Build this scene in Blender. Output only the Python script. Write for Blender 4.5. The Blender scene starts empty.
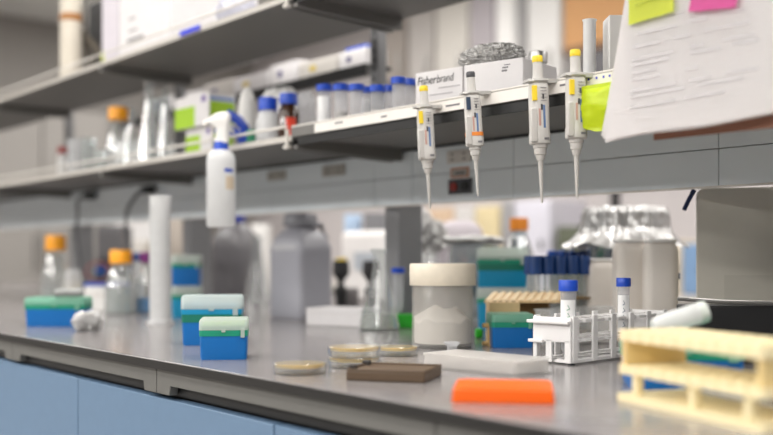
import bpy, bmesh, math, random
from mathutils import Vector, Matrix, noise
random.seed(7)
SC = bpy.context.scene
COL = SC.collection
PI = math.pi
# ---------------------------------------------------------------- camera frame
F = 1000.0; HOR = 256.0; CX = 386.5
TH = math.atan2(828.0, F); CT, ST = math.cos(TH), math.sin(TH)
EYE = 1.095; BZ = 0.92; H = EYE - BZ
FACE = math.degrees(PI/2 - TH)              # yaw that faces the viewpoint
def at(x, D, z=0.0):
    r = (x-CX)/F
    return Vector((-D*(CT-r*ST)/(ST+r*CT), D, z))
def sc_at(x, D): return CT*(x+828-CX)/D
def onb(x, y, z=BZ):
    s = (y-HOR)/(EYE-z)
    return at(x, CT*(x+828-CX)/s, z)
def zpx(x, y, D): return EYE + (HOR-y)/sc_at(x, D)
# ---------------------------------------------------------------- materials
def lin(c):
    out = []
    for v in c:
        v /= 255.0
        out.append(v/12.92 if v <= .04045 else ((v+.055)/1.055)**2.4)
    return tuple(out)+(1.0,)
MATS = {}
def mat(name, c, rough=.5, metal=0.0, var=.06, scale=30, bump=0.0, alpha=1.0, trans=0.0, emit=0.0, spec=.5, coat=0.0):
    if name in MATS: return MATS[name]
    m = bpy.data.materials.new(name); m.use_nodes = True
    nt = m.node_tree; N = nt.nodes; L = nt.links
    b = N['Principled BSDF']; out = N['Material Output']
    tc = N.new('ShaderNodeTexCoord'); nz = N.new('ShaderNodeTexNoise')
    nz.inputs['Scale'].default_value = scale; nz.inputs['Detail'].default_value = 4
    L.new(tc.outputs['Object'], nz.inputs['Vector'])
    mx = N.new('ShaderNodeMix'); mx.data_type = 'RGBA'
    l = lin(c)
    mx.inputs['A'].default_value = tuple(v*(1-var) for v in l[:3])+(1,)
    mx.inputs['B'].default_value = tuple(min(1, v*(1+var)) for v in l[:3])+(1,)
    L.new(nz.outputs['Fac'], mx.inputs['Factor'])
    L.new(mx.outputs['Result'], b.inputs['Base Color'])
    b.inputs['Roughness'].default_value = rough; b.inputs['Metallic'].default_value = metal
    b.inputs['Specular IOR Level'].default_value = spec
    b.inputs['Coat Weight'].default_value = coat
    if emit:
        b.inputs['Emission Color'].default_value = l; b.inputs['Emission Strength'].default_value = emit
    if bump:
        bp = N.new('ShaderNodeBump'); bp.inputs['Strength'].default_value = bump; bp.inputs['Distance'].default_value = .002
        L.new(nz.outputs['Fac'], bp.inputs['Height']); L.new(bp.outputs['Normal'], b.inputs['Normal'])
    last = b.outputs[0]
    if trans:
        tl = N.new('ShaderNodeBsdfTranslucent'); L.new(mx.outputs['Result'], tl.inputs['Color'])
        ms = N.new('ShaderNodeMixShader'); ms.inputs[0].default_value = trans
        L.new(last, ms.inputs[1]); L.new(tl.outputs[0], ms.inputs[2]); last = ms.outputs[0]
    if alpha < 1:
        tp = N.new('ShaderNodeBsdfTransparent')
        ms = N.new('ShaderNodeMixShader'); ms.inputs[0].default_value = alpha
        L.new(tp.outputs[0], ms.inputs[1]); L.new(last, ms.inputs[2]); last = ms.outputs[0]
    L.new(last, out.inputs['Surface'])
    MATS[name] = m
    return m
def glass(name, c=(235, 240, 240), edge=.75, base=.06, rough=.03, haze=.06):
    """thin walled glass: clear when seen square on, bright and reflecting towards the rims"""
    if name in MATS: return MATS[name]
    m = bpy.data.materials.new(name); m.use_nodes = True
    nt = m.node_tree; N = nt.nodes; L = nt.links
    N.remove(N['Principled BSDF']); out = N['Material Output']
    tp = N.new('ShaderNodeBsdfTransparent'); tp.inputs[0].default_value = lin(c)
    g = N.new('ShaderNodeBsdfGlossy'); g.inputs['Roughness'].default_value = rough; g.inputs[0].default_value = (.95, .95, .95, 1)
    lw = N.new('ShaderNodeLayerWeight'); lw.inputs[0].default_value = .55
    mr = N.new('ShaderNodeMapRange'); mr.inputs['To Min'].default_value = base; mr.inputs['To Max'].default_value = edge
    nz = N.new('ShaderNodeTexNoise'); nz.inputs['Scale'].default_value = 25
    bp = N.new('ShaderNodeBump'); bp.inputs['Strength'].default_value = .15; bp.inputs['Distance'].default_value = .001
    L.new(nz.outputs['Fac'], bp.inputs['Height']); L.new(bp.outputs['Normal'], g.inputs['Normal'])
    L.new(lw.outputs['Facing'], mr.inputs['Value'])
    ms = N.new('ShaderNodeMixShader'); L.new(mr.outputs[0], ms.inputs[0])
    df = N.new('ShaderNodeBsdfDiffuse'); df.inputs[0].default_value = (.85, .86, .86, 1)
    m0 = N.new('ShaderNodeMixShader'); m0.inputs[0].default_value = haze
    L.new(tp.outputs[0], m0.inputs[1]); L.new(df.outputs[0], m0.inputs[2])
    L.new(m0.outputs[0], ms.inputs[1]); L.new(g.outputs[0], ms.inputs[2]); L.new(ms.outputs[0], out.inputs['Surface'])
    MATS[name] = m
    return m
W = mat('white plastic', (226, 224, 221), .4)
WB = mat('white cardboard', (220, 217, 218), .65)
OFF = mat('off white plastic', (205, 200, 194), .45)
LID = mat('cream lid plastic', (226, 216, 198), .45, var=.1, scale=60)
GREY = mat('pipette grey', (196, 193, 189), .4)
DGREY = mat('dark grey plastic', (70, 70, 74), .45)
BLACK = mat('black plastic', (22, 22, 24), .5)
BLUEC = mat('blue cap plastic', (14, 70, 186), .38)
NAVY = mat('navy cap plastic', (10, 56, 116), .4)
TIPB = mat('blue tip box plastic', (4, 104, 178), .35)
TEAL = mat('teal tip box plastic', (14, 138, 180), .35)
GREEN = mat('green insert plastic', (18, 140, 110), .4)
ORC = mat('orange cap plastic', (250, 166, 24), .4)
FROST = mat('frosted lid plastic', (222, 228, 222), .35, alpha=.72, trans=.4)
FROSTG = mat('pale green lid plastic', (140, 200, 175), .35, alpha=.75, trans=.3)
PP = mat('translucent white plastic', (236, 236, 236), .35, alpha=.9, trans=.45)
PPT = mat('thin translucent plastic', (225, 226, 228), .3, alpha=.42, trans=.4)
GL = glass('clear glass', (240, 243, 243), .5, .09, .12, .10)
GLG = glass('grey tinted glass', (205, 212, 212), .7, .1)
PET = glass('clear dish plastic', (250, 250, 248), .45, .05, .08, .05)
FOIL = mat('crumpled aluminium foil', (192, 191, 190), .38, 1.0, .1, 120, .3)
STEEL = mat('brushed steel', (170, 168, 165), .35, .9)
SHELF = mat('shelf grey enamel', (108, 106, 103), .5, .0, .04, 8)
RAIL = mat('rail off white enamel', (205, 200, 193), .45)
# ---------------------------------------------------------------- mesh helpers
def box(bm, x0, x1, y0, y1, z0, z1, M=None):
    vs = [bm.verts.new(Vector(p)) for p in ((x0,y0,z0),(x1,y0,z0),(x1,y1,z0),(x0,y1,z0),(x0,y0,z1),(x1,y0,z1),(x1,y1,z1),(x0,y1,z1))]
    for f in ((3,2,1,0),(4,5,6,7),(0,1,5,4),(1,2,6,5),(2,3,7,6),(3,0,4,7)): bm.faces.new([vs[i] for i in f])
    if M is not None:
        for v in vs: v.co = M @ v.co
    return bm
def lathe(bm, prof, cx=0, cy=0, seg=32, close=False, M=None, oval=1.0):
    rings = []
    for r, z in prof:
        if r < 1e-6: rings.append([bm.verts.new((cx, cy, z))])
        else: rings.append([bm.verts.new((cx+r*math.cos(2*PI*i/seg), cy+oval*r*math.sin(2*PI*i/seg), z)) for i in range(seg)])
    for a, b in zip(rings, rings[1:]):
        for i in range(seg):
            j = (i+1) % seg
            try:
                if len(a) == 1 and len(b) == 1: continue
                if len(a) == 1: bm.faces.new((a[0], b[j], b[i]))
                elif len(b) == 1: bm.faces.new((a[i], a[j], b[0]))
                else: bm.faces.new((a[i], a[j], b[j], b[i]))
            except ValueError: pass
    if M is not None:
        for rg in rings:
            for v in rg: v.co = M @ v.co
    return bm
def solid(bm, r, z0, z1, cx=0, cy=0, seg=24, r1=None, M=None):
    r1 = r if r1 is None else r1
    return lathe(bm, [(0, z0), (r, z0), (r1, z1), (0, z1)], cx, cy, seg, M=M)
def tube(bm, pts, r, seg=8):
    pts = [Vector(p) for p in pts]; rings = []
    up = Vector((0, 0, 1))
    for i, p in enumerate(pts):
        d = (pts[min(i+1, len(pts)-1)]-pts[max(i-1, 0)]).normalized()
        u = d.cross(up)
        if u.length < 1e-3: u = d.cross(Vector((1, 0, 0)))
        u.normalize(); v = u.cross(d)
        rings.append([bm.verts.new(p+r*(math.cos(2*PI*k/seg)*u+math.sin(2*PI*k/seg)*v)) for k in range(seg)])
    for a, b in zip(rings, rings[1:]):
        for k in range(seg): bm.faces.new((a[k], a[(k+1) % seg], b[(k+1) % seg], b[k]))
    bm.faces.new(rings[0][::-1]); bm.faces.new(rings[-1])
    return bm
def rrect(w, d, r, n=5):
    pts = []
    for cx, cy, a in ((w/2-r, -d/2+r, -90), (w/2-r, d/2-r, 0), (-w/2+r, d/2-r, 90), (-w/2+r, -d/2+r, 180)):
        for k in range(n+1):
            t = math.radians(a+90*k/n); pts.append((cx+r*math.cos(t), cy+r*math.sin(t)))
    return pts
def loft(bm, secs, cap=True):
    """secs: list of (polygon, z, ox, oy) with equal counts"""
    rings = [[bm.verts.new((x+ox, y+oy, z)) for x, y in poly] for poly, z, ox, oy in secs]
    for a, b in zip(rings, rings[1:]):
        n = len(a)
        for i in range(n): bm.faces.new((a[i], a[(i+1) % n], b[(i+1) % n], b[i]))
    if cap: bm.faces.new(rings[0][::-1]); bm.faces.new(rings[-1])
    return bm
def prism(bm, poly, z0, z1): return loft(bm, [(poly, z0, 0, 0), (poly, z1, 0, 0)])
def B(): return bmesh.new()
def obj(name, bm, m, parent=None, bev=0, smooth=True, loc=None, rz=0):
    bmesh.ops.recalc_face_normals(bm, faces=bm.faces[:])
    me = bpy.data.meshes.new(name); bm.to_mesh(me); bm.free()
    me.materials.append(m)
    o = bpy.data.objects.new(name, me); COL.objects.link(o)
    if parent: o.parent = parent
    if loc is not None: o.location = loc
    if rz: o.rotation_euler = (0, 0, math.radians(rz))
    if bev:
        md = o.modifiers.new('bevel', 'BEVEL'); md.width = bev; md.segments = 2; md.limit_method = 'ANGLE'
    if smooth:
        for p in me.polygons: p.use_smooth = True
        try: me.set_sharp_from_angle(angle=math.radians(35))
        except Exception: pass
    return o
def tag(o, label, cat, group=None, kind=None):
    o['label'] = label; o['category'] = cat
    if group: o['group'] = group
    if kind: o['kind'] = kind
    return o
def thing(name, label, cat, loc=(0, 0, 0), rz=0, group=None):
    o = bpy.data.objects.new(name, None); COL.objects.link(o); o.empty_display_size = .02
    o.location = loc; o.rotation_euler = (0, 0, math.radians(rz))
    return tag(o, label, cat, group)
def struct(name, bm, m, **k):
    o = obj(name, bm, m, **k); o['kind'] = 'structure'; return o
def copy_thing(src, label, loc, rz=0, group=None):
    c = src.copy(); COL.objects.link(c); c.location = loc; c.rotation_euler = (0, 0, math.radians(rz)); c['label'] = label
    if group: c['group'] = group
    for ch in list(src.children):
        d = ch.copy(); COL.objects.link(d); d.parent = c
        for g in list(ch.children):
            e = g.copy(); COL.objects.link(e); e.parent = d
    return c
def text(name, s, size, m, parent, loc, rot=(90, 0, 0), shear=0, bold=0, sx=1):
    cu = bpy.data.curves.new(name, 'FONT'); cu.body = s; cu.size = size; cu.extrude = .00015; cu.shear = shear; cu.offset = bold
    cu.materials.append(m)
    o = bpy.data.objects.new(name, cu); COL.objects.link(o); o.parent = parent
    bpy.context.view_layer.update()
    me = bpy.data.meshes.new_from_object(o.evaluated_get(bpy.context.evaluated_depsgraph_get()))
    bpy.data.objects.remove(o); o = bpy.data.objects.new(name, me); COL.objects.link(o); o.parent = parent
    if not me.materials: me.materials.append(m)
    o.location = loc; o.rotation_euler = [math.radians(a) for a in rot]
    xs = [v.co.x for v in me.vertices]; x0, x1 = min(xs), max(xs)
    for v in me.vertices: v.co.x = (v.co.x-x0)*sx/(x1-x0)
    return o
def foil_bm(dx, dy, dz, seed, amp=.22, n=3, boxy=1.0):
    bm = B(); bmesh.ops.create_icosphere(bm, subdivisions=n+1, radius=1)
    off = Vector((seed*3.7, seed*1.3, seed*2.1))
    for v in bm.verts:
        p = v.co.copy()
        q = Vector([math.copysign(abs(c)**boxy, c) for c in p])
        k = 1+amp*(noise.noise(p*2.3+off)+.7*(.4-abs(noise.noise(p*4+off))*1.6)+.5*(.4-abs(noise.noise(p*8+off))*1.6)+.3*noise.noise(p*17+off)+.16*noise.noise(p*34+off))
        p = q*k
        v.co = Vector((p.x*dx/2, p.y*dy/2, max(-.85, p.z)*dz/2+dz*.425))
    return bm
# ================================================================ ROOM
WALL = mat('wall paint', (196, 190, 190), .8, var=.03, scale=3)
bm = B(); box(bm, -8, 4, -4, 5, -.1, 0); struct('floor', bm, mat('vinyl floor', (150, 146, 140), .4, var=.1, scale=12))
bm = B(); box(bm, -8, 4, -4, 5, 3.0, 3.1); struct('ceiling', bm, mat('ceiling tile', (225, 225, 222), .9))
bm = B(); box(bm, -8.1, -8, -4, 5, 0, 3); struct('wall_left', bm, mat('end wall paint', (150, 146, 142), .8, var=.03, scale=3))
bm = B(); box(bm, -8, 4, 5, 5.1, 0, 3); struct('wall_back', bm, WALL)
# ceiling light fixtures
LIGHTM = mat('lamp diffuser', (255, 252, 246), .5, emit=4.0)
k = 0
for X in (-6.2, -4.2, -2.2, -.2, 1.8):
    for Y, nm in ((-3.0, 'over the opposite aisle'), (-.9, 'in front of the bench'), (1.15, 'over the bench front'), (3.4, 'over the far aisle')):
        k += 1
        t = thing('ceiling_light', 'recessed fluorescent ceiling panel %s, %s along the row' % (nm, ['first', 'second', 'third', 'fourth', 'fifth'][int((X+6.3)/2)]), 'ceiling light', (X, Y, 3.0), 0, 'ceiling light panels')
        bm = B()
        for a in ((-.63, .63, -.33, -.3), (-.63, .63, .3, .33), (-.63, -.6, -.3, .3), (.6, .63, -.3, .3)): box(bm, a[0], a[1], a[2], a[3], -.03, 0)
        obj('frame', bm, RAIL, t)
        bm = B(); box(bm, -.6, .6, -.3, .3, -.02, 0); obj('diffuser', bm, LIGHTM, t)
        ld = bpy.data.lights.new('panel lamp', 'AREA'); ld.shape = 'RECTANGLE'; ld.size = 1.15; ld.size_y = .55
        ld.energy = {-3.0: 76, -.9: 16, 1.15: 24, 3.4: 22}[Y]*(.55 if X > 1 else 1.06); ld.color = (1, .975, .945)
        lo = bpy.data.objects.new('panel lamp', ld); COL.objects.link(lo); lo.location = (X, Y, 2.965)
# ================================================================ BENCH
BY0, BY1 = .772, 2.75; BX0, BX1 = -6.5, 1.6
t = thing('worktop', 'long grey epoxy worktop with dark front edge running under everything', 'worktop', (0, 0, 0))
bm = B(); box(bm, BX0, BX1, BY0+.004, BY1, BZ-.015, BZ)
obj('slab', bm, mat('grey epoxy top', (124, 120, 120), .2, var=.07, scale=9, spec=.45), t, bev=.002)
bm = B(); box(bm, BX0, BX1, BY0, BY0+.004, BZ-.0145, BZ-.001); e = obj('edge_band', bm, mat('dark slab edge', (26, 24, 23), .5), t); e['label'] = 'dark front edge of the worktop'
DOOR = mat('powder blue cabinet door', (100, 126, 154), .45, var=.05, scale=40)
APR = mat('grey drawer front', (102, 101, 98), .45)
seamA = [-4.373, -3.670, -2.966, -2.264, -1.561, -0.858, -0.155, 0.548, 1.252]
ordn = ['ninth', 'eighth', 'seventh', 'sixth', 'fifth', 'fourth', 'third', 'second', 'first']
for i, (a, b) in enumerate(zip(seamA, seamA[1:])):
    lab = {3: 'grey drawer front with finger pull, left of the seam under the blue tip boxes',
           4: 'grey drawer front with finger pull running below the petri dishes and brown tray',
           5: 'grey drawer front below the orange tray, cut by the photo bottom'}.get(i, 'grey drawer front with finger pull, %s in line from the right bench end' % ordn[i+1])
    t = thing('drawer', lab, 'drawer', ((a+b)/2, BY0+.012, BZ-.015), 0, 'drawer fronts under the worktop')
    w = (b-a)/2-.001; g = .045
    bm = B()
    loft(bm, [([(-w, -.043), (-w+g, -.043), (-w+g+.004, -.027), (w-g-.004, -.027), (w-g, -.043), (w, -.043), (w, 0), (-w, 0)], z, 0, 0) for z in (0, .016)])
    for v in bm.verts: v.co = Vector((v.co.x, v.co.z, v.co.y))
    obj('drawer_front', bm, APR, t, bev=.0012, smooth=False)
    bm = B(); box(bm, -w, w, .02, .45, -.046, -.005); obj('drawer_box', bm, BLACK, t)
    bm = B(); box(bm, -w+g+.005, w-g-.005, .017, .02, -.043, -.024); obj('finger_pull', bm, BLACK, t)
seamB = [-4.025, -3.323, -2.619, -1.915, -1.211, -0.507, 0.197, 0.901, 1.555]
for i, (a, b) in enumerate(zip(seamB, seamB[1:])):
    lab = {2: 'powder blue base cabinet at the bottom left corner of the photo',
           3: 'powder blue base cabinet under the blue tip boxes',
           4: 'powder blue base cabinet under the petri dishes'}.get(i, 'powder blue base cabinet, %s from the right bench end' % ordn[i+1])
    t = thing('base_cabinet', lab, 'cabinet', ((a+b)/2, BY0+.02, 0), 0, 'blue base cabinets')
    w = (b-a)/2
    bm = B(); box(bm, -w, w, .025, .6, .1, BZ-.062); obj('body', bm, BLACK, t)
    bm = B(); box(bm, -w+.002, w-.002, 0, .022, .11, BZ-.067); obj('door', bm, DOOR, t, bev=.002)
    bm = B(); box(bm, -w, w, .08, .55, 0, .1); obj('plinth', bm, BLACK, t)
# far half of the double bench: plain panels
bm = B(); box(bm, BX0, BX1, 1.5, BY1-.05, 0, BZ-.015); tag(obj('bench_base', bm, APR), 'closed grey base carrying the far half of the worktop', 'bench base')
# ================================================================ SHELVING FRAME
PT_ = EYE+.262
POSTM = mat('post grey enamel', (126, 126, 128), .5, var=.05, scale=12)
for i, X in enumerate((-3.96, -3.0, -1.93, -.86, .1)):
    lab = ['grey upright post at the far left end of the shelving', 'grey upright post behind the stacked blue tip boxes and carboy', 'grey upright post standing behind the flask and white lidded jar', 'grey upright post hidden behind the grey rounded instrument case', 'grey upright post past the right end of the view'][i]
    t = thing('support_post', lab, 'post', (X, 1.655, BZ), 0, 'shelving posts')
    bm = B(); box(bm, -.0275, .0275, -.04, .04, 0, PT_-BZ); obj('column', bm, POSTM, t, bev=.003)
    bm = B(); box(bm, -.085, -.055, -.04, -.012, PT_-BZ-.02, .9); box(bm, -.085, .0, -.012, .02, PT_-BZ-.02, PT_-BZ+.01); obj('slotted_upright', bm, POSTM, t)
    bm = B()
    for s in range(22): box(bm, -.074, -.066, -.0415, -.04, .36+s*.024, .373+s*.024)
    obj('slot_strip', bm, mat('slot dark', (84, 84, 86), .6), t)
    bm = B(); box(bm, -.05, .05, -.04, .055, 0, .006); obj('foot_plate', bm, POSTM, t)
# service raceway panel
PB, PT = EYE+.124, EYE+.262
t = thing('service_panel', 'long blue grey service raceway panel under the lower shelf', 'service panel', (0, 1.60, 0))
PANM = mat('raceway blue grey enamel', (224, 231, 235), .42, var=.03, scale=6)
xs = [-5.2, -3.4, -2.93, -2.45, at(374, 1.6).x, at(412, 1.6).x, at(513.5, 1.6).x, -1.0, -.4, .3, 1.6]
for row, (z0, z1) in enumerate(((PB, EYE+.192), (EYE+.1935, PT-.006))):
    for a, b in zip(xs, xs[1:]):
        bm = B(); box(bm, a+.0007, b-.0007, 0, .009, z0, z1); obj('panel_section', bm, PANM, t, bev=.001)
bm = B(); box(bm, -5.2, 1.6, .009, .014, PB+.002, PT); obj('backing', bm, POSTM, t)
bm = B(); box(bm, -5.2, 1.6, .0, .009, PT-.005, PT); obj('painted_shadow_strip', bm, BLACK, t)  # black strip painted in as the shadow where panel meets shelf
bm = B(); box(bm, -5.2, 1.6, -.002, .0, PB-.002, PB+.002); obj('bottom_trim', bm, RAIL, t)
def outlet(x0, x1, y0, y1, kind, label):
    a = at(x0, 1.598); b = at(x1, 1.598); xm = (x0+x1)/2
    z1 = zpx(xm, y0, 1.598); z0 = zpx(xm, y1, 1.598)
    w = (b.x-a.x)/2; h = (z1-z0)/2
    t = thing('power_outlet', label, 'outlet', ((a.x+b.x)/2, 1.599, (z0+z1)/2), 0, 'outlets on the service panel')
    bm = B(); box(bm, -w, w, -.004, 0, -h, h)
    pm = {'w': OFF, 'd': DGREY, 'f': mat('faded beige plate', (172, 168, 160), .5)}[kind]
    obj('cover_plate', bm, pm, t, bev=.001)
    for s in (-1, 1):
        if kind == 'd':
            bm = B(); solid(bm, h*.62, 0, .004, seg=20)
            bmesh.ops.rotate(bm, verts=bm.verts, matrix=Matrix.Rotation(PI/2, 3, 'X'))
            bmesh.ops.translate(bm, verts=bm.verts, vec=(s*w*.48, -.004, 0))
            o = obj('socket', bm, mat('red socket', (150, 44, 34), .5) if s < 0 else BLACK, t)
            o['label'] = 'red socket' if s < 0 else 'black socket'
        else:
            for zz in (-.4, .4):
                bm = B(); box(bm, s*w*.5-w*.1, s*w*.5+w*.1, -.005, -.004, zz*h-h*.12, zz*h+h*.12); obj('socket', bm, mat('socket slots', (95, 92, 88), .5), t)
    return t
outlet(447.5, 471, 150, 163, 'w', 'white double outlet plate above the orange framed tag')
outlet(449, 472, 179, 194, 'd', 'dark outlet plate with one red and one black socket')
outlet(323, 345, 165, 176, 'f', 'faded beige outlet plate left of the hanging pipettes')
outlet(268, 286, 171, 180, 'f', 'faded beige outlet plate right of the spray bottle')
a = at(450.5, 1.598); b = at(468.5, 1.598); z1 = zpx(460, 167.5, 1.598); z0 = zpx(460, 177.5, 1.598)
t = thing('warning_tag', 'small orange framed tag between the two outlet plates', 'tag', ((a.x+b.x)/2, 1.5995, (z0+z1)/2))
w = (b.x-a.x)/2; h = (z1-z0)/2
bm = B(); box(bm, -w, w, -.001, 0, -h, h); obj('orange_frame', bm, mat('tag orange', (196, 126, 84), .6), t)
bm = B(); box(bm, -w*.86, w*.86, -.0016, -.001, -h*.72, h*.72); obj('tag_face', bm, mat('tag face', (176, 170, 164), .6), t)
bm = B(); box(bm, -w*.5, w*.6, -.0019, -.0016, -h*.3, h*.1); obj('printed_line', bm, DGREY, t)
# shelves
SY0, SY1 = 1.28, 1.60
def shelf(name, x0, x1, zu, lip, label):
    t = thing('wall_shelf', label, 'shelf', (0, SY0, zu))
    bm = B(); box(bm, x0, x1, .003, SY1-SY0, 0, .01); obj('shelf_plate', bm, SHELF, t)
    bm = B(); box(bm, x0, x1, .0, .004, -.001 if lip == 'rail' else -.012, .012); obj('front_flange', bm, RAIL if lip == 'rail' else mat('dark shelf edge', (14, 14, 14), .5), t)
    for X in [v for v in (-4.9, -3.92, -2.92, -1.90, -.92, .08) if x0-.03 <= v <= x1+.03]:
        X = min(max(X, x0+.012), x1-.012)
        bm = B(); loft(bm, [([(.0, -.02), (.31, -.03), (.31, 0), (.0, 0)], z, 0, 0) for z in (X-.008, X+.008)])
        for v in bm.verts: v.co = Vector((v.co.z, v.co.x, v.co.y))
        obj('bracket', bm, SHELF, t, smooth=False)
    if lip == 'rail':
        bm = B(); zr = .032
        for X in (x0+.02, x1-.012): tube(bm, [(X, -.003, -.012), (X, -.003, zr-.006)], .0045)
        tube(bm, [(x0+.02, -.003, zr), (x1-.015, -.003, zr)], .0035)
        box(bm, x1-.02, x1-.004, -.009, .004, -.018, -.01)
        obj('guard_rail', bm, RAIL, t)
    else:
        bm = B(); box(bm, x0, x1, -.004, .0, .006, .0285); obj('retaining_lip', bm, SHELF, t, bev=.001)
        bm = B(); tube(bm, [(x0, -.001, .0305), (x1, -.001, .0305)], .0022); obj('lip_rod', bm, RAIL, t)
    return t
LZ = EYE+.262; LT = LZ+.01           # lower shelf underside / top
UZ = EYE+.583; UT = UZ+.01
XB = -1.885
shelf('s', -5.2, XB, LZ, 'rail', 'lower left grey shelf section with thin white guard rail')
lower = shelf('s', XB+.005, 1.6, LZ, 'lip', 'lower right grey shelf section where the pipettes hang')
shelf('s', -5.2, XB, UZ, 'rail', 'upper left grey shelf section with thin white guard rail')
shelf('s', XB+.005, 1.6, UZ, 'lip', 'upper right grey shelf section seen from below')
xa = at(315, 1.276).x
bm = B(); box(bm, xa, -.86, -.0055, -.004, .0075, .0275)
sp = obj('label_strip', bm, mat('white label tape', (232, 228, 222), .6), lower)
sp['label'] = 'white label strip along the shelf lip'
INK = mat('faded ink', (120, 118, 122), .7); BINK = mat('blue ink', (40, 50, 190), .6)
for (p0, p1, yy) in ((335, 343, .019), (381, 387, .016), (430, 437, .0155), (446, 460, .0155), (560, 566, .018)):
    bm = B(); a = at(p0, 1.275).x; b = at(p1, 1.275).x; box(bm, a, b, -.0058, -.0055, yy, yy+.0035); obj('ink_mark', bm, INK, lower)
for p in (588, 596, 603, 609):
    bm = B(); a = at(p, 1.275).x; box(bm, a, a+.0035, -.006, -.0055, .02, .0235); obj('ink_dot', bm, BINK, lower)
# back side shelf seen through the frame with a row of cartons
t = thing('wall_shelf', 'dark far side shelf behind, carrying a row of white cartons', 'shelf', (0, 1.70, EYE+.515))
bm = B(); box(bm, -3.7, -2.14, 0, .09, 0, .012); obj('shelf_plate', bm, mat('dark far shelf', (62, 61, 60), .5), t)
bm = B(); box(bm, -3.7, -2.14, -.004, 0, -.02, .012); obj('front_flange', bm, BLACK, t)
cx = -2.15
for i, (wd, hh) in enumerate(((.13, .05), (.2, .05), (.16, .065), (.22, .055), (.19, .06), (.2, .05), (.24, .055))):
    nm = ['nearest the slotted post, blue lid on top', 'second from the slotted post', 'third from the slotted post', 'fourth from the slotted post', 'fifth from the slotted post', 'sixth from the slotted post', 'seventh from the slotted post', 'eighth from the slotted post', 'ninth from the slotted post']
    t = thing('carton', 'low white carton on the far side shelf, '+nm[i], 'carton', (cx-wd/2, 1.71, EYE+.527), 0, 'white cartons on the far side shelf')
    bm = B(); box(bm, -wd/2+.004, wd/2-.004, 0, .075, 0, hh); obj('carton_body', bm, [WB, OFF, WB][i % 3], t, bev=.002)
    bm = B(); box(bm, -wd*.2, -wd*.05, -.001, 0, hh*.35, hh*.65); obj('printed_patch', bm, [mat('violet patch', (92, 86, 130), .6), mat('yellow patch', (214, 190, 90), .6)][i % 2], t)
    if i == 0:
        bm = B(); box(bm, -wd*.3, wd*.42, .004, .07, hh, hh+.010); obj('blue_lid', bm, BLUEC, t, bev=.003)
    cx -= wd
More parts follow.
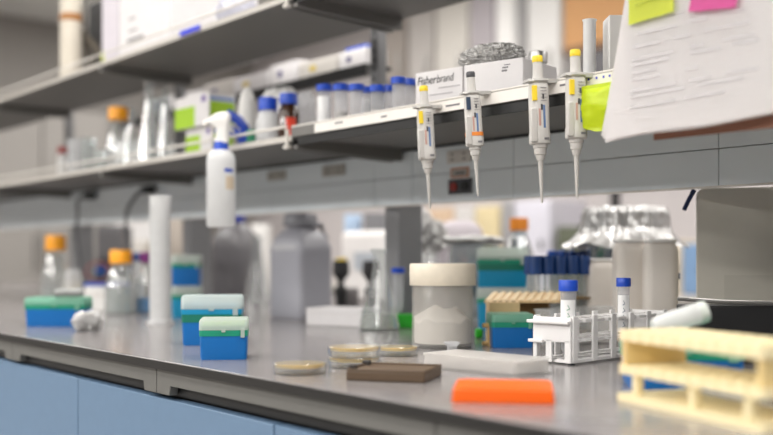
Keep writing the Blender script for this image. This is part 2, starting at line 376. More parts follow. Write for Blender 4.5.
# ================================================================ PIPETTES
def pipette(x, ytop, ytip, btn, band, label, s=1.0, orange=False, lean=0):
    D = SY0-.022
    zt = zpx(x, ytop, D); zb = zpx(x, ytip, D); L = zt-zb; k = L/.236
    t = thing('pipette', label, 'pipette', at(x, D, zb), -25, 'pipettes hanging from the shelf lip')
    t.rotation_euler = (math.radians(lean), 0, math.radians(-25))
    def Z(v): return v*L
    bm = B(); lathe(bm, [(0, Z(0)), (.0016*k, 0), (.0024*k, Z(.05)), (.0045*k, Z(.31)), (0, Z(.31))], seg=20); obj('tip_shaft', bm, GREY, t)
    bm = B(); lathe(bm, [(0, Z(.29)), (.006*k, Z(.29)), (.0078*k, Z(.325)), (.0095*k, Z(.33)), (.0102*k, Z(.37)), (.0115*k, Z(.375)), (.012*k, Z(.405)), (0, Z(.405))], seg=24); obj('ejector_collar', bm, GREY, t)
    bw, bd = .0142*k, .0165*k
    bm = B()
    def ov(w, d): return rrect(2*w, 2*d, min(w, d)*.75, 4)
    loft(bm, [(ov(bw*.9, bd*.88), Z(.398), 0, 0), (ov(bw, bd), Z(.405), 0, 0), (ov(bw, bd), Z(.47), 0, 0), (ov(bw*.94, bd*.94), Z(.476), 0, 0), (ov(bw*.92, bd*.94), Z(.74), 0, 0), (ov(bw*.88, bd*.9), Z(.80), 0, 0), (ov(bw*.7, bd*.7), Z(.825), 0, 0)])
    body = obj('handle_body', bm, GREY, t)
    bm = B(); box(bm, bw*.35, bw*1.02, -bd*1.2, -bd*.55, Z(.41), Z(.64)); obj('ejector_bar', bm, GREY, t, bev=.002)
    # finger hook reaching back over the lip
    bm = B()
    loft(bm, [(rrect(.026*k, .030*k, .011*k), Z(.815), 0, 0), (rrect(.030*k, .034*k, .013*k), Z(.825), 0, 0), (rrect(.028*k, .032*k, .012*k), Z(.84), 0, 0)])
    h = [(-.011*k, .0), (.011*k, 0), (.010*k, .03*k), (.005*k, .038*k), (-.005*k, .038*k), (-.010*k, .03*k)]
    loft(bm, [(h, Z(.812), 0, 0), (h, Z(.838), 0, 0)])
    loft(bm, [([(-.012*k, -.021*k), (.012*k, -.021*k), (.012*k, 0), (-.012*k, 0)], Z(.82), 0, 0), ([(-.010*k, -.021*k), (.010*k, -.021*k), (.010*k, 0), (-.010*k, 0)], Z(.836), 0, 0)])
    obj('finger_hook', bm, mat('pipette hook grey', (178, 176, 172), .45), t)
    bm = B(); lathe(bm, [(0, Z(.82)), (.0098*k, Z(.82)), (.0085*k, Z(.87)), (.0078*k, Z(.955)), (0, Z(.955))], seg=24); obj('plunger_sleeve', bm, GREY, t)
    bm = B(); lathe(bm, [(0, Z(.955)), (.0082*k, Z(.955)), (.0086*k, Z(.965)), (.0086*k, Z(.988)), (.0075*k, Z(1)), (0, Z(1))], seg=24)
    o = obj('push_button', bm, btn, t); o['label'] = 'coloured push button on top'
    # printing on the face turned to the aisle
    xf = bw*.945
    def patch(nm, y0, y1, z0, z1, m, off=.0003):
        bm = B(); box(bm, xf-.004, xf+off, y0*bd, y1*bd, Z(z0), Z(z1)); return obj(nm, bm, m, t, smooth=False)
    o = patch('volume_band', -.95, -.5, .69, .79, band, .0008); o['label'] = 'coloured volume band'
    for q in range(5): patch('scale_line', -.1+.0*q, .5, .775-q*.022, .778-q*.022, INK)
    patch('dial_mark', .05, .22, .70, .735, DGREY)
    o = patch('red_strip', -.38, -.17, .52, .635, mat('salmon strip', (192, 152, 142), .6)); o['label'] = 'salmon strip on the label'
    o = patch('blue_strip', .08, .3, .505, .66, mat('label blue', (96, 122, 164), .6)); o['label'] = 'blue strip on the label'
    patch('dark_mark', -.15, .05, .625, .665, DGREY)
    patch('lower_print', .1, .6, .425, .44, INK, .0012)
    if orange:
        bm = B(); loft(bm, [(ov(bw*.99, bd*1.0), Z(.482), 0, 0), (ov(bw*.99, bd*1.0), Z(.512), 0, 0)]); o = obj('tape_ring', bm, mat('orange tape', (236, 140, 60), .6), t); o['label'] = 'orange tape ring'
    return t
YEL = mat('yellow button', (236, 206, 50), .45)
pipette(430, 86, 209, YEL, YEL, 'grey pipette with yellow button hanging in front of the white box lettering', lean=3.2)
pipette(478, 72, 196, DGREY, mat('dark blue band', (44, 62, 84), .5), 'grey pipette with dark button and orange tape ring round its body', orange=True, lean=3.7)
pipette(542, 56, 203, YEL, YEL, 'grey pipette with yellow button in front of the right end of the white boxes', lean=2)
pipette(577, 50, 198, YEL, YEL, 'grey pipette with yellow button beside the neon yellow bag', lean=.8)
# neon bag hanging from the lip
bm = B()
n = 14
def bagpt(u, v, s):
    w = .05*(1-.05*v); x = (u-.5)*2*w
    bul = .011*math.sin(PI*u)*(.35+.65*math.sin(PI*min(1, v*1.0+.1)))
    return Vector((x, s*bul+.003*noise.noise(Vector((u*5, v*5, s))), -.065*v+.004*math.sin(u*9)*v*(1 if s < 0 else .6)))
for s in (-1, 1):
    g = [[bm.verts.new(bagpt(i/n, j/n, s)) for i in range(n+1)] for j in range(n+1)]
    for j in range(n):
        for i in range(n): bm.faces.new((g[j][i], g[j][i+1], g[j+1][i+1], g[j+1][i]))
bmesh.ops.remove_doubles(bm, verts=bm.verts, dist=.0004)
t = thing('plastic_bag', 'small neon yellow bag hanging from the shelf lip between pipette and papers', 'bag', at(599, SY0-.022, zpx(599, 88, SY0-.022)))
obj('bag_body', bm, mat('neon yellow film', (206, 226, 20), .35, trans=.25, bump=.3, scale=60), t)
bm = B(); box(bm, -.045, .045, -.004, .016, -.006, .006); obj('folded_top', bm, mat('neon yellow film', (0, 0, 0)), t)
# ================================================================ PAPERS ON A CLIPBOARD
PD_ = 1.19
z0 = zpx(612, 136.5, PD_); xl = at(612, PD_).x
PAPER = mat('white paper', (250, 247, 247), .8, var=.02)
t = thing('clipboard', 'brown clipboard hanging from the upper shelf behind the stack of printed sheets', 'clipboard', (xl+.17, PD_+.02, z0+.005))
bm = B(); box(bm, -.112, .16, 0, .004, -.014, .345); obj('board', bm, mat('hardboard brown', (138, 96, 78), .7, var=.15, scale=80), t)
bm = B(); box(bm, -.05, .07, -.022, .0, .318, .345); box(bm, -.03, .05, -.024, -.0, .335, .352); obj('spring_clip', bm, STEEL, t, bev=.002)
bm = B(); tube(bm, [(.01, .002, .34), (.01, .03, .40), (.01, .075, UZ-z0-.012), (.01, .088, UZ-z0-.004)], .0025); obj('hanging_hook', bm, STEEL, t)
names = ['front printed sheet carrying the sticky notes', 'second white sheet, just behind the front printed sheet', 'third white sheet fanned behind the front ones', 'fourth white sheet fanned further out to the left', 'rear white sheet against the brown clipboard']
for i in range(5):
    bm = B(); nx, nz = 12, 16; wd, hg = .335, .335
    ex = [0.012, .006, .004, .002, .0][i]; fan = [-.010, -.014, -.020, -.026, -.018][i]; dn = [.0, -.003, .004, .009, .002][i]
    g = []
    for j in range(nz+1):
        v = j/nz; row = []
        for q in range(nx+1):
            u = q/nx
            x = u*wd+(1-u)*(fan*v**1.4+.034*(1-v)) + ex
            zz = hg*(1-v)+(dn+.004*noise.noise(Vector((u*3, i, 0))))*v+.012*u*v-.006*(1-u)*v
            y = .0155-.0034*(4-i)-.014*v**2*(.3+.7*(1-u))*(1-.16*i)
            row.append(bm.verts.new((x, y, zz)))
        g.append(row)
    for j in range(nz):
        for q in range(nx): bm.faces.new((g[j][q], g[j][q+1], g[j+1][q+1], g[j+1][q]))
    bmesh.ops.solidify(bm, geom=bm.faces[:], thickness=.0003)
    root = thing('paper_sheet', names[i], 'paper', (xl, PD_, z0), 0, 'printed sheets on the clipboard')
    obj('sheet', bm, PAPER, root)
    if i == 0:
        def py(u, v): return -.0136-.014*v**2*(.3+.7*(1-u))+.0155-.0008
        for (v, segs) in ((.545, ((.08, .16), (.23, .33), (.45, .55))), (.6, ((.1, .3), (.36, .44), (.5, .6))), (.655, ((.08, .22), (.28, .36), (.42, .62))), (.71, ((.08, .28), (.36, .42), (.5, .64))), (.735, ((.08, .26), (.36, .5), (.55, .66))), (.77, ((.08, .2),)), (.8, ((.08, .22), (.34, .4))), (.85, ((.08, .3), (.36, .46), (.52, .66))), (.875, ((.08, .34), (.4, .6))), (.92, ((.08, .3), (.34, .52)))):
            for a, b in segs:
                bm = B(); x0 = a*wd+.014; x1 = b*wd+.014
                y0 = py(a, v)-.0006; y1 = py(b, v)-.0006; zz = hg*(1-v)+.008*v; dz = .0035
                vs = [bm.verts.new(c) for c in ((x0, y0, zz+.012*a), (x1, y1, zz+.012*b*v), (x1, y1-.0003, zz+dz+.012*b*v), (x0, y0-.0003, zz+dz+.012*a))]
                bm.faces.new(vs); obj('text_line', bm, mat('print grey', (214, 211, 213), .8), root)
PAPZ = z0
def note(x0, x1, ybl, ybr, D, m, label):
    a = at(x0, D, zpx(x0, ybl, D)); b = at(x1, D, zpx(x1, ybr, D))
    w = (b-a).length
    bm = B(); n = 6; g = []
    d = (b-a).normalized(); up = Vector((0, 0, 1)); up = (up-d*up.dot(d)).normalized()
    for j in range(n+1):
        v = j/n
        g.append([bm.verts.new(d*(w*q/n)+up*(w*v)+Vector((0, -.006*(1-v)**2, 0))) for q in range(n+1)])
    for j in range(n):
        for q in range(n): bm.faces.new((g[j][q], g[j][q+1], g[j+1][q+1], g[j+1][q]))
    bmesh.ops.solidify(bm, geom=bm.faces[:], thickness=.0004)
    t = thing('sticky_note', label, 'sticky note', a, 0, 'sticky notes on the printed sheet')
    obj('note_sheet', bm, m, t)
    for q, zz in enumerate((.35, .55, .75)):
        bm = B(); p = [d*(w*.15)+up*(w*zz)+Vector((0, -.0032, 0)), d*(w*.8)+up*(w*zz)+Vector((0, -.0032, 0))]
        tube(bm, p, .0006, 5); obj('pen_line', bm, mat('pale pen', (178, 190, 60) if 'yellow' in label else (200, 90, 140), .7), t)
note(631, 676, 26, 12, PD_-.003, mat('sticky yellow', (226, 234, 92), .7), 'yellow green sticky note on the front printed sheet')
note(691, 738, 12.5, 8, PD_-.003, mat('sticky pink', (236, 110, 180), .7), 'pink sticky note at the top of the printed sheet')
# ================================================================ LOWER SHELF GOODS
def carton(label, x0, x1, D, ytop, dep, rz, m=WB, name='carton', zb=None, group=None, bev=.0015):
    zb = LT if zb is None else zb
    a = at(x0, D, zb)
    c = math.cos(math.radians(rz)); s = math.sin(math.radians(rz))
    r1 = (x1-CX)/F          # solve for width along the box's own front direction
    fx, fy = -CT, ST; rx, ry = ST, CT
    # (a+w*u).right / (a+w*u).fwd = r1
    ar = a.x*rx+a.y*ry; af = a.x*fx+a.y*fy; ur = c*rx+s*ry; uf = c*fx+s*fy
    w = (r1*af-ar)/(ur-r1*uf)
    h = zpx(x0, ytop, D)-zb
    t = thing(name, label, name.replace('_', ' '), a, rz, group)
    bm = B(); box(bm, 0, w, 0, dep, 0, h); obj('carton_body', bm, m, t, bev=bev)
    return t, w, h
t, w, h = carton('white printed carton on the lower shelf with black lettering, behind the first pipette', 415.5, 462.5, 1.315, 73.5, .12, 9, group='white cartons above the pipettes')
TXT = mat('print black', (40, 40, 44), .6)
text('lettering', 'Fisher', h*.245, TXT, t, (w*.05, -.0004, h*.73), shear=.2, bold=.0002, sx=w*.41)
text('lettering', 'brand', h*.245, TXT, t, (w*.465, -.0004, h*.73), shear=.2, sx=w*.36)
for (u0, u1, v) in ((.5, .98, .6), (.3, .8, .47), (.35, .85, .3), (.42, .62, .18), (.5, .9, .06)):
    bm = B(); box(bm, w*u0, w*min(u1, .95), -.0005, 0, h*v, h*v+.0022); obj('printed_line', bm, mat('print pale grey', (172, 168, 172), .7), t)
t, w, h = carton('plain white carton on the lower shelf carrying the crumpled foil bundle', 464, 523, 1.31, 65.5, .125, 12, group='white cartons above the pipettes')
bm = B(); box(bm, w*.66, w*.76, -.0005, 0, h*.82, h*.85); box(bm, w*.65, w*.74, -.0005, 0, h*.75, h*.79); box(bm, w*.69, w*.79, -.0005, 0, h*.88, h*.9); obj('printed_mark', bm, INK, t)
fz = LT+h
t = thing('foil_bundle', 'long crumpled aluminium foil bundle lying on the plain white carton', 'foil', at(492, 1.372, fz), 12)
obj('crumpled_foil', foil_bm(.135, .085, .050, 3, .15, 5), FOIL, t, smooth=False)
def jar(name, label, x, D, zb, r, h, neck, m, capm=None, cap_r=None, cap_h=.02, cat='bottle', group=None, shoulder=.7, liquid=None, lq=0.4, seg=32, capname='screw_cap'):
    """round bottle: body with shoulder and neck, cap, liquid"""
    t = thing(name, label, cat, at(x, D, zb), 0, group)
    hb = h-(cap_h if capm else 0)
    prof = [(0, 0), (r*.92, 0), (r, r*.1), (r, hb*shoulder), (r*.93, hb*(shoulder+.06)), (neck*1.25, hb*.88), (neck, hb*.92), (neck, hb)]
    bm = B(); lathe(bm, prof, seg=seg); obj('bottle_body', bm, m, t)
    if liquid:
        bm = B(); lathe(bm, [(0, .003), (r*.88, .003), (r*.95, r*.12), (r*.95, hb*lq), (0, hb*lq)], seg=seg); obj('liquid', bm, liquid, t)
    if capm:
        cr = cap_r or neck*1.12
        bm = B(); lathe(bm, [(0, hb-.002), (cr, hb-.004), (cr, hb+cap_h*.85), (cr*.94, hb+cap_h), (0, hb+cap_h)], seg=36)
        for q in range(36):
            pass
        o = obj(capname, bm, capm, t)
    return t
s = sc_at(538, 1.42)
jar('foil_topped_jar', 'small glass jar with a foil top behind the yellow buttoned pipette', 538, 1.47, LT, .018, zpx(538, 52, 1.47)-LT, .015, GLG, FOIL, .018, .018, 'jar', capname='foil_top')
# row of conical tubes with blue caps along the shelf
def conical(label, loc, r, h, capm=BLUEC, cap_h=.014, m=PPT, group=None, content=None, lab=False, tilt=0, mark=None):
    t = thing('conical_tube', label, 'tube', loc, FACE-15, group)
    hb = h-cap_h
    bm = B(); lathe(bm, [(0, 0), (r*.25, 0), (r*.88, r*1.1), (r*.92, hb), (r*.85, hb)], seg=24); obj('tube_body', bm, m, t)
    bm = B(); lathe(bm, [(0, hb-.001), (r*1.12, hb-.001), (r*1.12, hb+cap_h*.9), (r*1.05, hb+cap_h), (0, hb+cap_h)], seg=28)
    o = obj('screw_cap', bm, capm, t)
    if lab:
        bm = B()
        pts = [(r*.97*math.cos(a), r*.97*math.sin(a)) for a in [math.radians(-150+i*10) for i in range(13)]]
        for (x0, y0), (x1, y1) in zip(pts, pts[1:]):
            vs = [bm.verts.new(c) for c in ((x0, y0, hb*.3), (x1, y1, hb*.3), (x1, y1, hb*.86), (x0, y0, hb*.86))]; bm.faces.new(vs)
        bmesh.ops.remove_doubles(bm, verts=bm.verts, dist=1e-5)
        o = obj('writing_label', bm, mat('tube label', (236, 236, 236), .6), t)
        if mark:
            bm = B()
            for q in range(4): tube(bm, [(-r*.12, -r*1.0, hb*(.38+.11*q)), (r*.25, -r*.97, hb*(.40+.11*q)), (0, -r*1.0, hb*(.45+.11*q))], .0007, 5)
            obj('pen_mark', bm, mark, t)
    if content:
        bm = B(); lathe(bm, [(0, .002), (r*.2, .002), (r*.8, r*1.1), (r*.84, hb*.5), (0, hb*.5)], seg=20); obj('content', bm, content, t)
    return t
tubes = [(324.5, 85, 8.2, 1.34), (341, 84.5, 8.2, 1.34), (356.5, 84.5, 8, 1.34), (366.5, 87, 6.5, 1.41), (377.5, 85.5, 8, 1.34), (388.5, 85.5, 6.5, 1.41), (398.5, 77.5, 7.8, 1.34), (409.5, 79, 6.5, 1.40)]
tl = ['leftmost blue capped tube in the shelf row, next to the clear bag', 'second blue capped tube from the left in the shelf row', 'third blue capped tube from the left in the shelf row', 'blue capped tube set back behind the third and fifth of the row', 'fifth blue capped tube from the left in the shelf row', 'blue capped tube set back, just left of the tallest one', 'tallest blue capped tube in the shelf row', 'blue capped tube partly hidden by the lettered carton']
for (x, yt, hw, D), l in zip(tubes, tl):
    conical(l, at(x, D, LT), hw/1.12/sc_at(x, D), zpx(x, yt, D)-LT, lab=(int(x) % 3 == 0), group='blue capped tubes on the lower shelf', cap_h=.013, content=OFF if int(x) % 2 else None)
# amber bottle, blue capped white bottle
AMB = mat('amber glass', (58, 34, 18), .12, spec=.7)
t = jar('amber_bottle', 'dark amber bottle with blue cap and red label on the lower shelf', 288.5, 1.36, LT, .026, zpx(288, 94, 1.36)-LT, .017, AMB, BLUEC, .022, .022)
bm = B()
for q in range(8):
    a0 = math.radians(-48+q*7); a1 = a0+math.radians(7)
    bm.faces.new([bm.verts.new((.0265*math.cos(a), .0265*math.sin(a), z)) for a, z in ((a0, .012), (a1, .012), (a1, .06), (a0, .06))])
bmesh.ops.remove_doubles(bm, verts=bm.verts, dist=1e-5)
o = obj('paper_label', bm, mat('red label', (226, 66, 40), .6), t); o['label'] = 'bright red label'
jar('reagent_bottle', 'white bottle with bright blue cap left of the amber bottle', 268, 1.335, LT, .030, zpx(268, 98, 1.335)-LT, .019, PP, BLUEC, .023, .027, shoulder=.62)
# round flat white bottle lying on edge + foil topped jar behind
t = thing('squeeze_bottle', 'white oval bottle standing between the green striped carton and foil bag', 'bottle', at(247, 1.42, LT), FACE)
bm = B(); loft(bm, [(rrect(.036*k1, .03*k1, .014*k1), z, 0, 0) for k1, z in ((.7, 0), (1.0, .005), (1.25, .03), (1.35, .09), (1.25, .135), (.95, .160), (.6, .170))]); obj('bottle_body', bm, W, t)
bm = B(); solid(bm, .008, .168, .18); obj('cap', bm, W, t)
t = thing('foil_bag', 'large crumpled foil and clear bag standing behind the blue capped bottles', 'bag', at(280, 1.475, LT), FACE)
bm = foil_bm(.105, .06, .185, 9, .08, 5, .5); obj('foil_skin', bm, FOIL, t, smooth=False)
t = thing('clear_bag', 'crumpled clear plastic bag right of the amber bottle', 'bag', at(306, 1.44, LT), FACE)
bm = foil_bm(.05, .05, .15, 12, .18, 3, .6); obj('bag_film', bm, PPT, t)
bm = foil_bm(.03, .03, .05, 14, .2, 2); obj('bag_content', bm, OFF, t)
# blue and green clamps
t = thing('tube_clamp', 'blue plastic clamp with green handle on the shelf behind the spray bottle', 'clamp', at(240, 1.33, LT), FACE)
t.scale = (1.5, 1.5, 1.55)
bm = B(); tube(bm, [(-.022, 0, .058), (-.012, 0, .052), (-.002, 0, .046), (.008, .0, .034), (.012, 0, .012)], .008, 8); obj('jaw', bm, mat('clamp blue', (20, 58, 160), .4), t)
bm = B(); tube(bm, [(-.016, .004, .03), (.0, .004, .022), (.006, .004, .006)], .008, 8); obj('jaw', bm, mat('clamp blue', (0, 0, 0)), t)
bm = B(); solid(bm, .014, 0, .030, .024, 0, 20); o = obj('handle', bm, mat('clamp green', (16, 120, 84), .45), t); o['label'] = 'green handle'
# striped cartons
LIME = mat('lime green print', (160, 200, 40), .6)
def striped(label, x0, x1, D, zb, h, dep, rz, patches):
    t, w, hh = carton(label, x0, x1, D, 0, dep, rz, zb=zb, group='lime striped white cartons')
    ch = t.children[0]
    for v in ch.data.vertices:
        if v.co.z > 1e-4: v.co.z = h
    for (u0, u1, v0, v1) in patches:
        bm = B(); box(bm, w*u0, w*u1, -.0006, 0, h*v0, h*v1); obj('lime_panel', bm, LIME, t)
    bm = B(); box(bm, w, w+.0006, dep*.06, dep*.94, h*.08, h*.72); obj('lime_panel', bm, LIME, t)
    bm = B(); box(bm, w, w+.0006, dep*.06, dep*.94, h*.76, h*.86); obj('blue_stripe', bm, mat('pale blue stripe', (120, 150, 206), .6), t)
    bm = B(); box(bm, w*.8, w*.92, -.0006, 0, h*.72, h*.92); obj('violet_mark', bm, mat('violet mark', (120, 100, 160), .6), t)
    return t
zA = zpx(190, 129, 1.36)-LT
striped('white and lime green carton at the bottom of the pair behind the spray bottle', 186, 212, 1.36, LT, zA, .07, 0, ((.0, .55, .0, .75),))
striped('white and lime green carton lying on top of the other lime carton', 175, 208.5, 1.345, LT+zA, zpx(190, 96, 1.345)-LT-zA, .085, 0, ((.0, .6, .0, .66),))
# glassware on the left
jar('media_bottle', 'glass bottle with orange cap on the left end of the lower shelf', 118.5, 1.36, LT, .040, zpx(118, 108, 1.36)-LT, .018, GL, ORC, .031, .034, shoulder=.5)
def beaker(label, x, D, zb, r, h, m=GL, content=None, group=None):
    t = thing('beaker', label, 'beaker', at(x, D, zb), 0, group)
    bm = B(); lathe(bm, [(0, 0), (r*.95, 0), (r, r*.12), (r, h*.95), (r*1.07, h), (r*1.0, h), (r*.95, h*.94), (r*.95, .004), (0, .004)], seg=32); obj('beaker_wall', bm, m, t)
    if content:
        bm = B(); solid(bm, r*.93, .005, h*.5); obj('content', bm, content, t)
    return t
beaker('frosted white beaker near the left end of the lower shelf', 75, 1.34, LT, .024, zpx(75, 139, 1.34)-LT, PPT, group='beakers on the lower shelf')
beaker('clear glass beaker right of the frosted beaker on the shelf', 89, 1.37, LT, .026, zpx(89, 138, 1.37)-LT, GL, group='beakers on the lower shelf')
beaker('low clear beaker in front of the orange capped shelf bottle', 100, 1.32, LT, .022, zpx(100, 150, 1.32)-LT, GL, group='beakers on the lower shelf')
jar('vial', 'small vial with dull red cap at the left end of the shelf', 62.5, 1.36, LT, .016, zpx(62, 147, 1.36)-LT, .012, PP, mat('dull red cap', (140, 52, 50), .5), .017, .02, 'vial')
def flask(label, x, D, zb, r, h, group=None, m=GL, liquid=None):
    t = thing('erlenmeyer_flask', label, 'flask', at(x, D, zb), 0, group)
    prof = [(0, 0), (r*.93, 0), (r, r*.12), (r*.97, r*.3), (r*.36, h*.72), (r*.32, h*.8), (r*.32, h*.95), (r*.42, h*.97), (r*.42, h), (r*.3, h)]
    bm = B(); lathe(bm, prof, seg=36); obj('flask_wall', bm, m, t)
    bm = B()
    for q in range(5): solid(bm, .0007, 0, .02, 0, 0, 6, M=Matrix.Translation((r*(.55-.06*q)*math.cos(-1.4), r*(.55-.06*q)*math.sin(-1.4)-.004, h*(.42+.05*q))) @ Matrix.Rotation(PI/2, 4, 'Y'))
    obj('graduation', bm, W, t)
    if liquid:
        bm = B(); lathe(bm, [(0, .003), (r*.9, .003), (r*.95, r*.15), (r*.8, h*.2), (0, h*.2)], seg=24); obj('liquid', bm, liquid, t)
    return t
flask('glass flask leaning its cone beside the orange capped shelf bottle', 132, 1.45, LT, .036, zpx(132, 104, 1.40)-LT, 'flasks on the lower shelf')
flask('tall glass flask at the middle of the shelf glassware', 149, 1.40, LT, .04, zpx(149, 88, 1.44)-LT, 'flasks on the lower shelf')
flask('glass flask just left of the lime striped cartons', 166, 1.50, LT, .040, zpx(165, 84, 1.47)-LT, 'flasks on the lower shelf')
beaker('tall clear beaker behind the shelf flasks', 158, 1.55, LT, .032, zpx(158, 96, 1.53)-LT, GL, group='beakers on the lower shelf')
t = thing('plastic_tubing', 'coil of clear tubing lying before the shelf flasks', 'tubing', at(140, 1.325, LT), FACE)
bm = B(); tube(bm, [(-.06, 0, .06), (-.045, -.008, .03), (-.02, -.012, .012), (.01, -.012, .006), (.05, -.008, .005), (.085, 0, .005)], .006, 8); obj('tube_run', bm, PP, t)
# translucent cylinder on the right of the shelf
t = thing('graduated_cylinder', 'translucent white plastic cylinder standing on the shelf beside the papers', 'cylinder', at(589.5, 1.36, LT))
s = sc_at(589, 1.36); hh = zpx(589, 20, 1.36)-LT
bm = B(); lathe(bm, [(0, .0), (6.4/s, 0), (6.4/s, hh*.97), (7.4/s, hh), (5.8/s, hh), (5.8/s, .004), (0, .004)], seg=28); obj('cylinder_wall', bm, mat('bright translucent plastic', (250, 250, 250), .35, alpha=.95, trans=.2), t)
bm = B(); prism(bm, [(.02*math.cos(i*PI/3), .02*math.sin(i*PI/3)) for i in range(6)], 0, .006); obj('hexagonal_foot', bm, PP, t)
t = thing('box_file', 'tall off white box file standing on the shelf behind the papers', 'file', at(609, 1.37, LT), FACE)
hh = zpx(612, 14, 1.37)-LT
bm = B(); box(bm, 0, .06, 0, .05, 0, hh); obj('file_body', bm, W, t, bev=.002)
# ================================================================ SPRAY BOTTLE
D = 1.232
t = thing('spray_bottle', 'white spray bottle with blue collar hanging from the shelf rail', 'spray bottle', at(221, D, zpx(221, 227, D)), FACE-12)
s = sc_at(221, D); u = 1/s
bm = B(); lathe(bm, [(0, 0), (13*u, 0), (14.3*u, 2*u), (14.3*u, 66*u), (13.5*u, 71*u), (11*u, 75*u), (7*u, 77*u), (7*u, 80*u), (0, 80*u)], seg=36); obj('bottle_body', bm, PP, t)
bm = B(); solid(bm, 7.6*u, 77*u, 85*u, r1=6.8*u); o = obj('collar', bm, BLUEC, t); o['label'] = 'blue collar'
bm = B()
loft(bm, [(rrect(a*u, b*u, 2.5*u), z*u, o*u, 0) for a, b, z, o in ((13, 11, 84, 1), (12, 10, 90, 1.5), (12, 10, 99, 2), (15, 10, 101, .5), (21, 10, 104, -2), (21, 10, 109, -1), (15, 8, 113, 2), (7, 5, 114.5, 4))])
obj('spray_head', bm, W, t, bev=.0005)
bm = B(); tube(bm, [(-9*u, 0, 107*u), (-13*u, 0, 105.5*u), (-18*u, 0, 102*u)], 3.2*u, 10); obj('nozzle', bm, OFF, t)
bm = B(); tube(bm, [(-7*u, 0, 102*u), (-9.5*u, 0, 97*u), (-9*u, 0, 91*u), (-12*u, 0, 85*u)], 1.6*u, 8); obj('trigger', bm, OFF, t)
bm = B(); tube(bm, [(3*u, 2*u, 100*u), (4*u, .03, 101*u), (4*u, .052, 98*u)], 2*u, 8); obj('hanging_clip', bm, W, t)
def wrap(nm, m, r, a0, a1, z0, z1, par):
    bm = B(); n = 8
    for q in range(n):
        p, p2 = [math.radians(a0+(a1-a0)*v/n) for v in (q, q+1)]
        bm.faces.new([bm.verts.new((r*math.cos(a), r*math.sin(a), z)) for a, z in ((p, z0), (p2, z0), (p2, z1), (p, z1))])
    bmesh.ops.remove_doubles(bm, verts=bm.verts, dist=1e-5); return obj(nm, bm, m, par)
wrap('blue_label', BLUEC, 14.5*u, -55, -15, 54*u, 57.5*u, t)
wrap('tan_sticker', mat('tan sticker', (214, 196, 172), .7), 14.5*u, -50, -8, 37*u, 50*u, t)
# ================================================================ UPPER SHELF GOODS
t, w, h = carton('large white carton on the upper left shelf', 119, 170, 1.33, -20, .3, 2, zb=UT)
ud = .3
for (u0, u1, v0, v1, c) in ((.18, .5, .21, .25, INK), (.2, .38, .33, .35, INK), (.2, .34, .47, .49, INK), (.5, .9, .72, .8, mat('teal print', (30, 150, 150), .6))):
    bm = B(); box(bm, w*u0, w*u1, -.0006, 0, h*v0, h*v1); obj('printed_mark', bm, c, t)
t, w, h = carton('pale lavender carton standing left of the large white carton', 102, 118.3, 1.335, -20, .25, 2, m=mat('lavender card', (206, 200, 208), .65), zb=UT)
bm = B(); box(bm, -.0006, w*.12, -.0006, 0, h*.06, h*.2); obj('yellow_sticker', bm, mat('lime sticker', (200, 214, 60), .6), t)
t = thing('tape_piece', 'bright blue strip of tape stuck on the upper shelf edge', 'tape', at(190, 1.2765, EYE+.5885), 0)
bm = B(); a = at(180, 1.276).x-at(190, 1.276).x; b = at(200, 1.276).x-at(190, 1.276).x; box(bm, a, b, -.002, 0, -.004, .010); obj('tape_strip', bm, mat('tape blue', (30, 50, 210), .5), t, bev=.001)
t = thing('bubble_bag', 'crumpled clear bag at the right end of the upper left shelf', 'bag', at(236, 1.36, UT), FACE)
bm = foil_bm(.10, .10, .10, 5, .15, 4); obj('bag_film', bm, mat('milky film', (214, 214, 226), .3, alpha=.8, trans=.2), t, smooth=False)
t = thing('storage_tube', 'tall cream tube with brown tape band at the far left of the upper shelf', 'tube', at(71, 1.38, UT))
s = sc_at(71, 1.38)
bm = B(); lathe(bm, [(0, 0), (10.5/s, 0), (10.5/s, 140/s), (0, 140/s)], seg=32); obj('tube_wall', bm, mat('cream card', (206, 198, 184), .6), t)
zb = zpx(71, 22, 1.38)-UT; bm = B(); lathe(bm, [(10.7/s, zb), (10.8/s, zb+.001), (10.8/s, zb+7/s), (10.7/s, zb+7.2/s)], seg=32); o = obj('tape_band', bm, mat('brown tape', (160, 106, 50), .5), t); o['label'] = 'brown tape band'
t = thing('dark_crate', 'dark wire bundle box between the cream tube and the lavender carton', 'box', at(88, 1.45, UT), 2)
bm = B(); box(bm, 0, .12, 0, .1, 0, .3); obj('box_body', bm, BLACK, t, bev=.004)
for q in range(5):
    bm = B(); rnd = random.Random(q); tube(bm, [(.03+.05*math.cos(a/2+q)*rnd.uniform(.6, 1.3)+.03, -.012-.004*q, .1+.06*math.sin(a/2+q*.7)+.01*q) for a in range(13)], .004, 6); obj('wire_loop', bm, mat('wire brown', (84, 76, 66), .5), t)
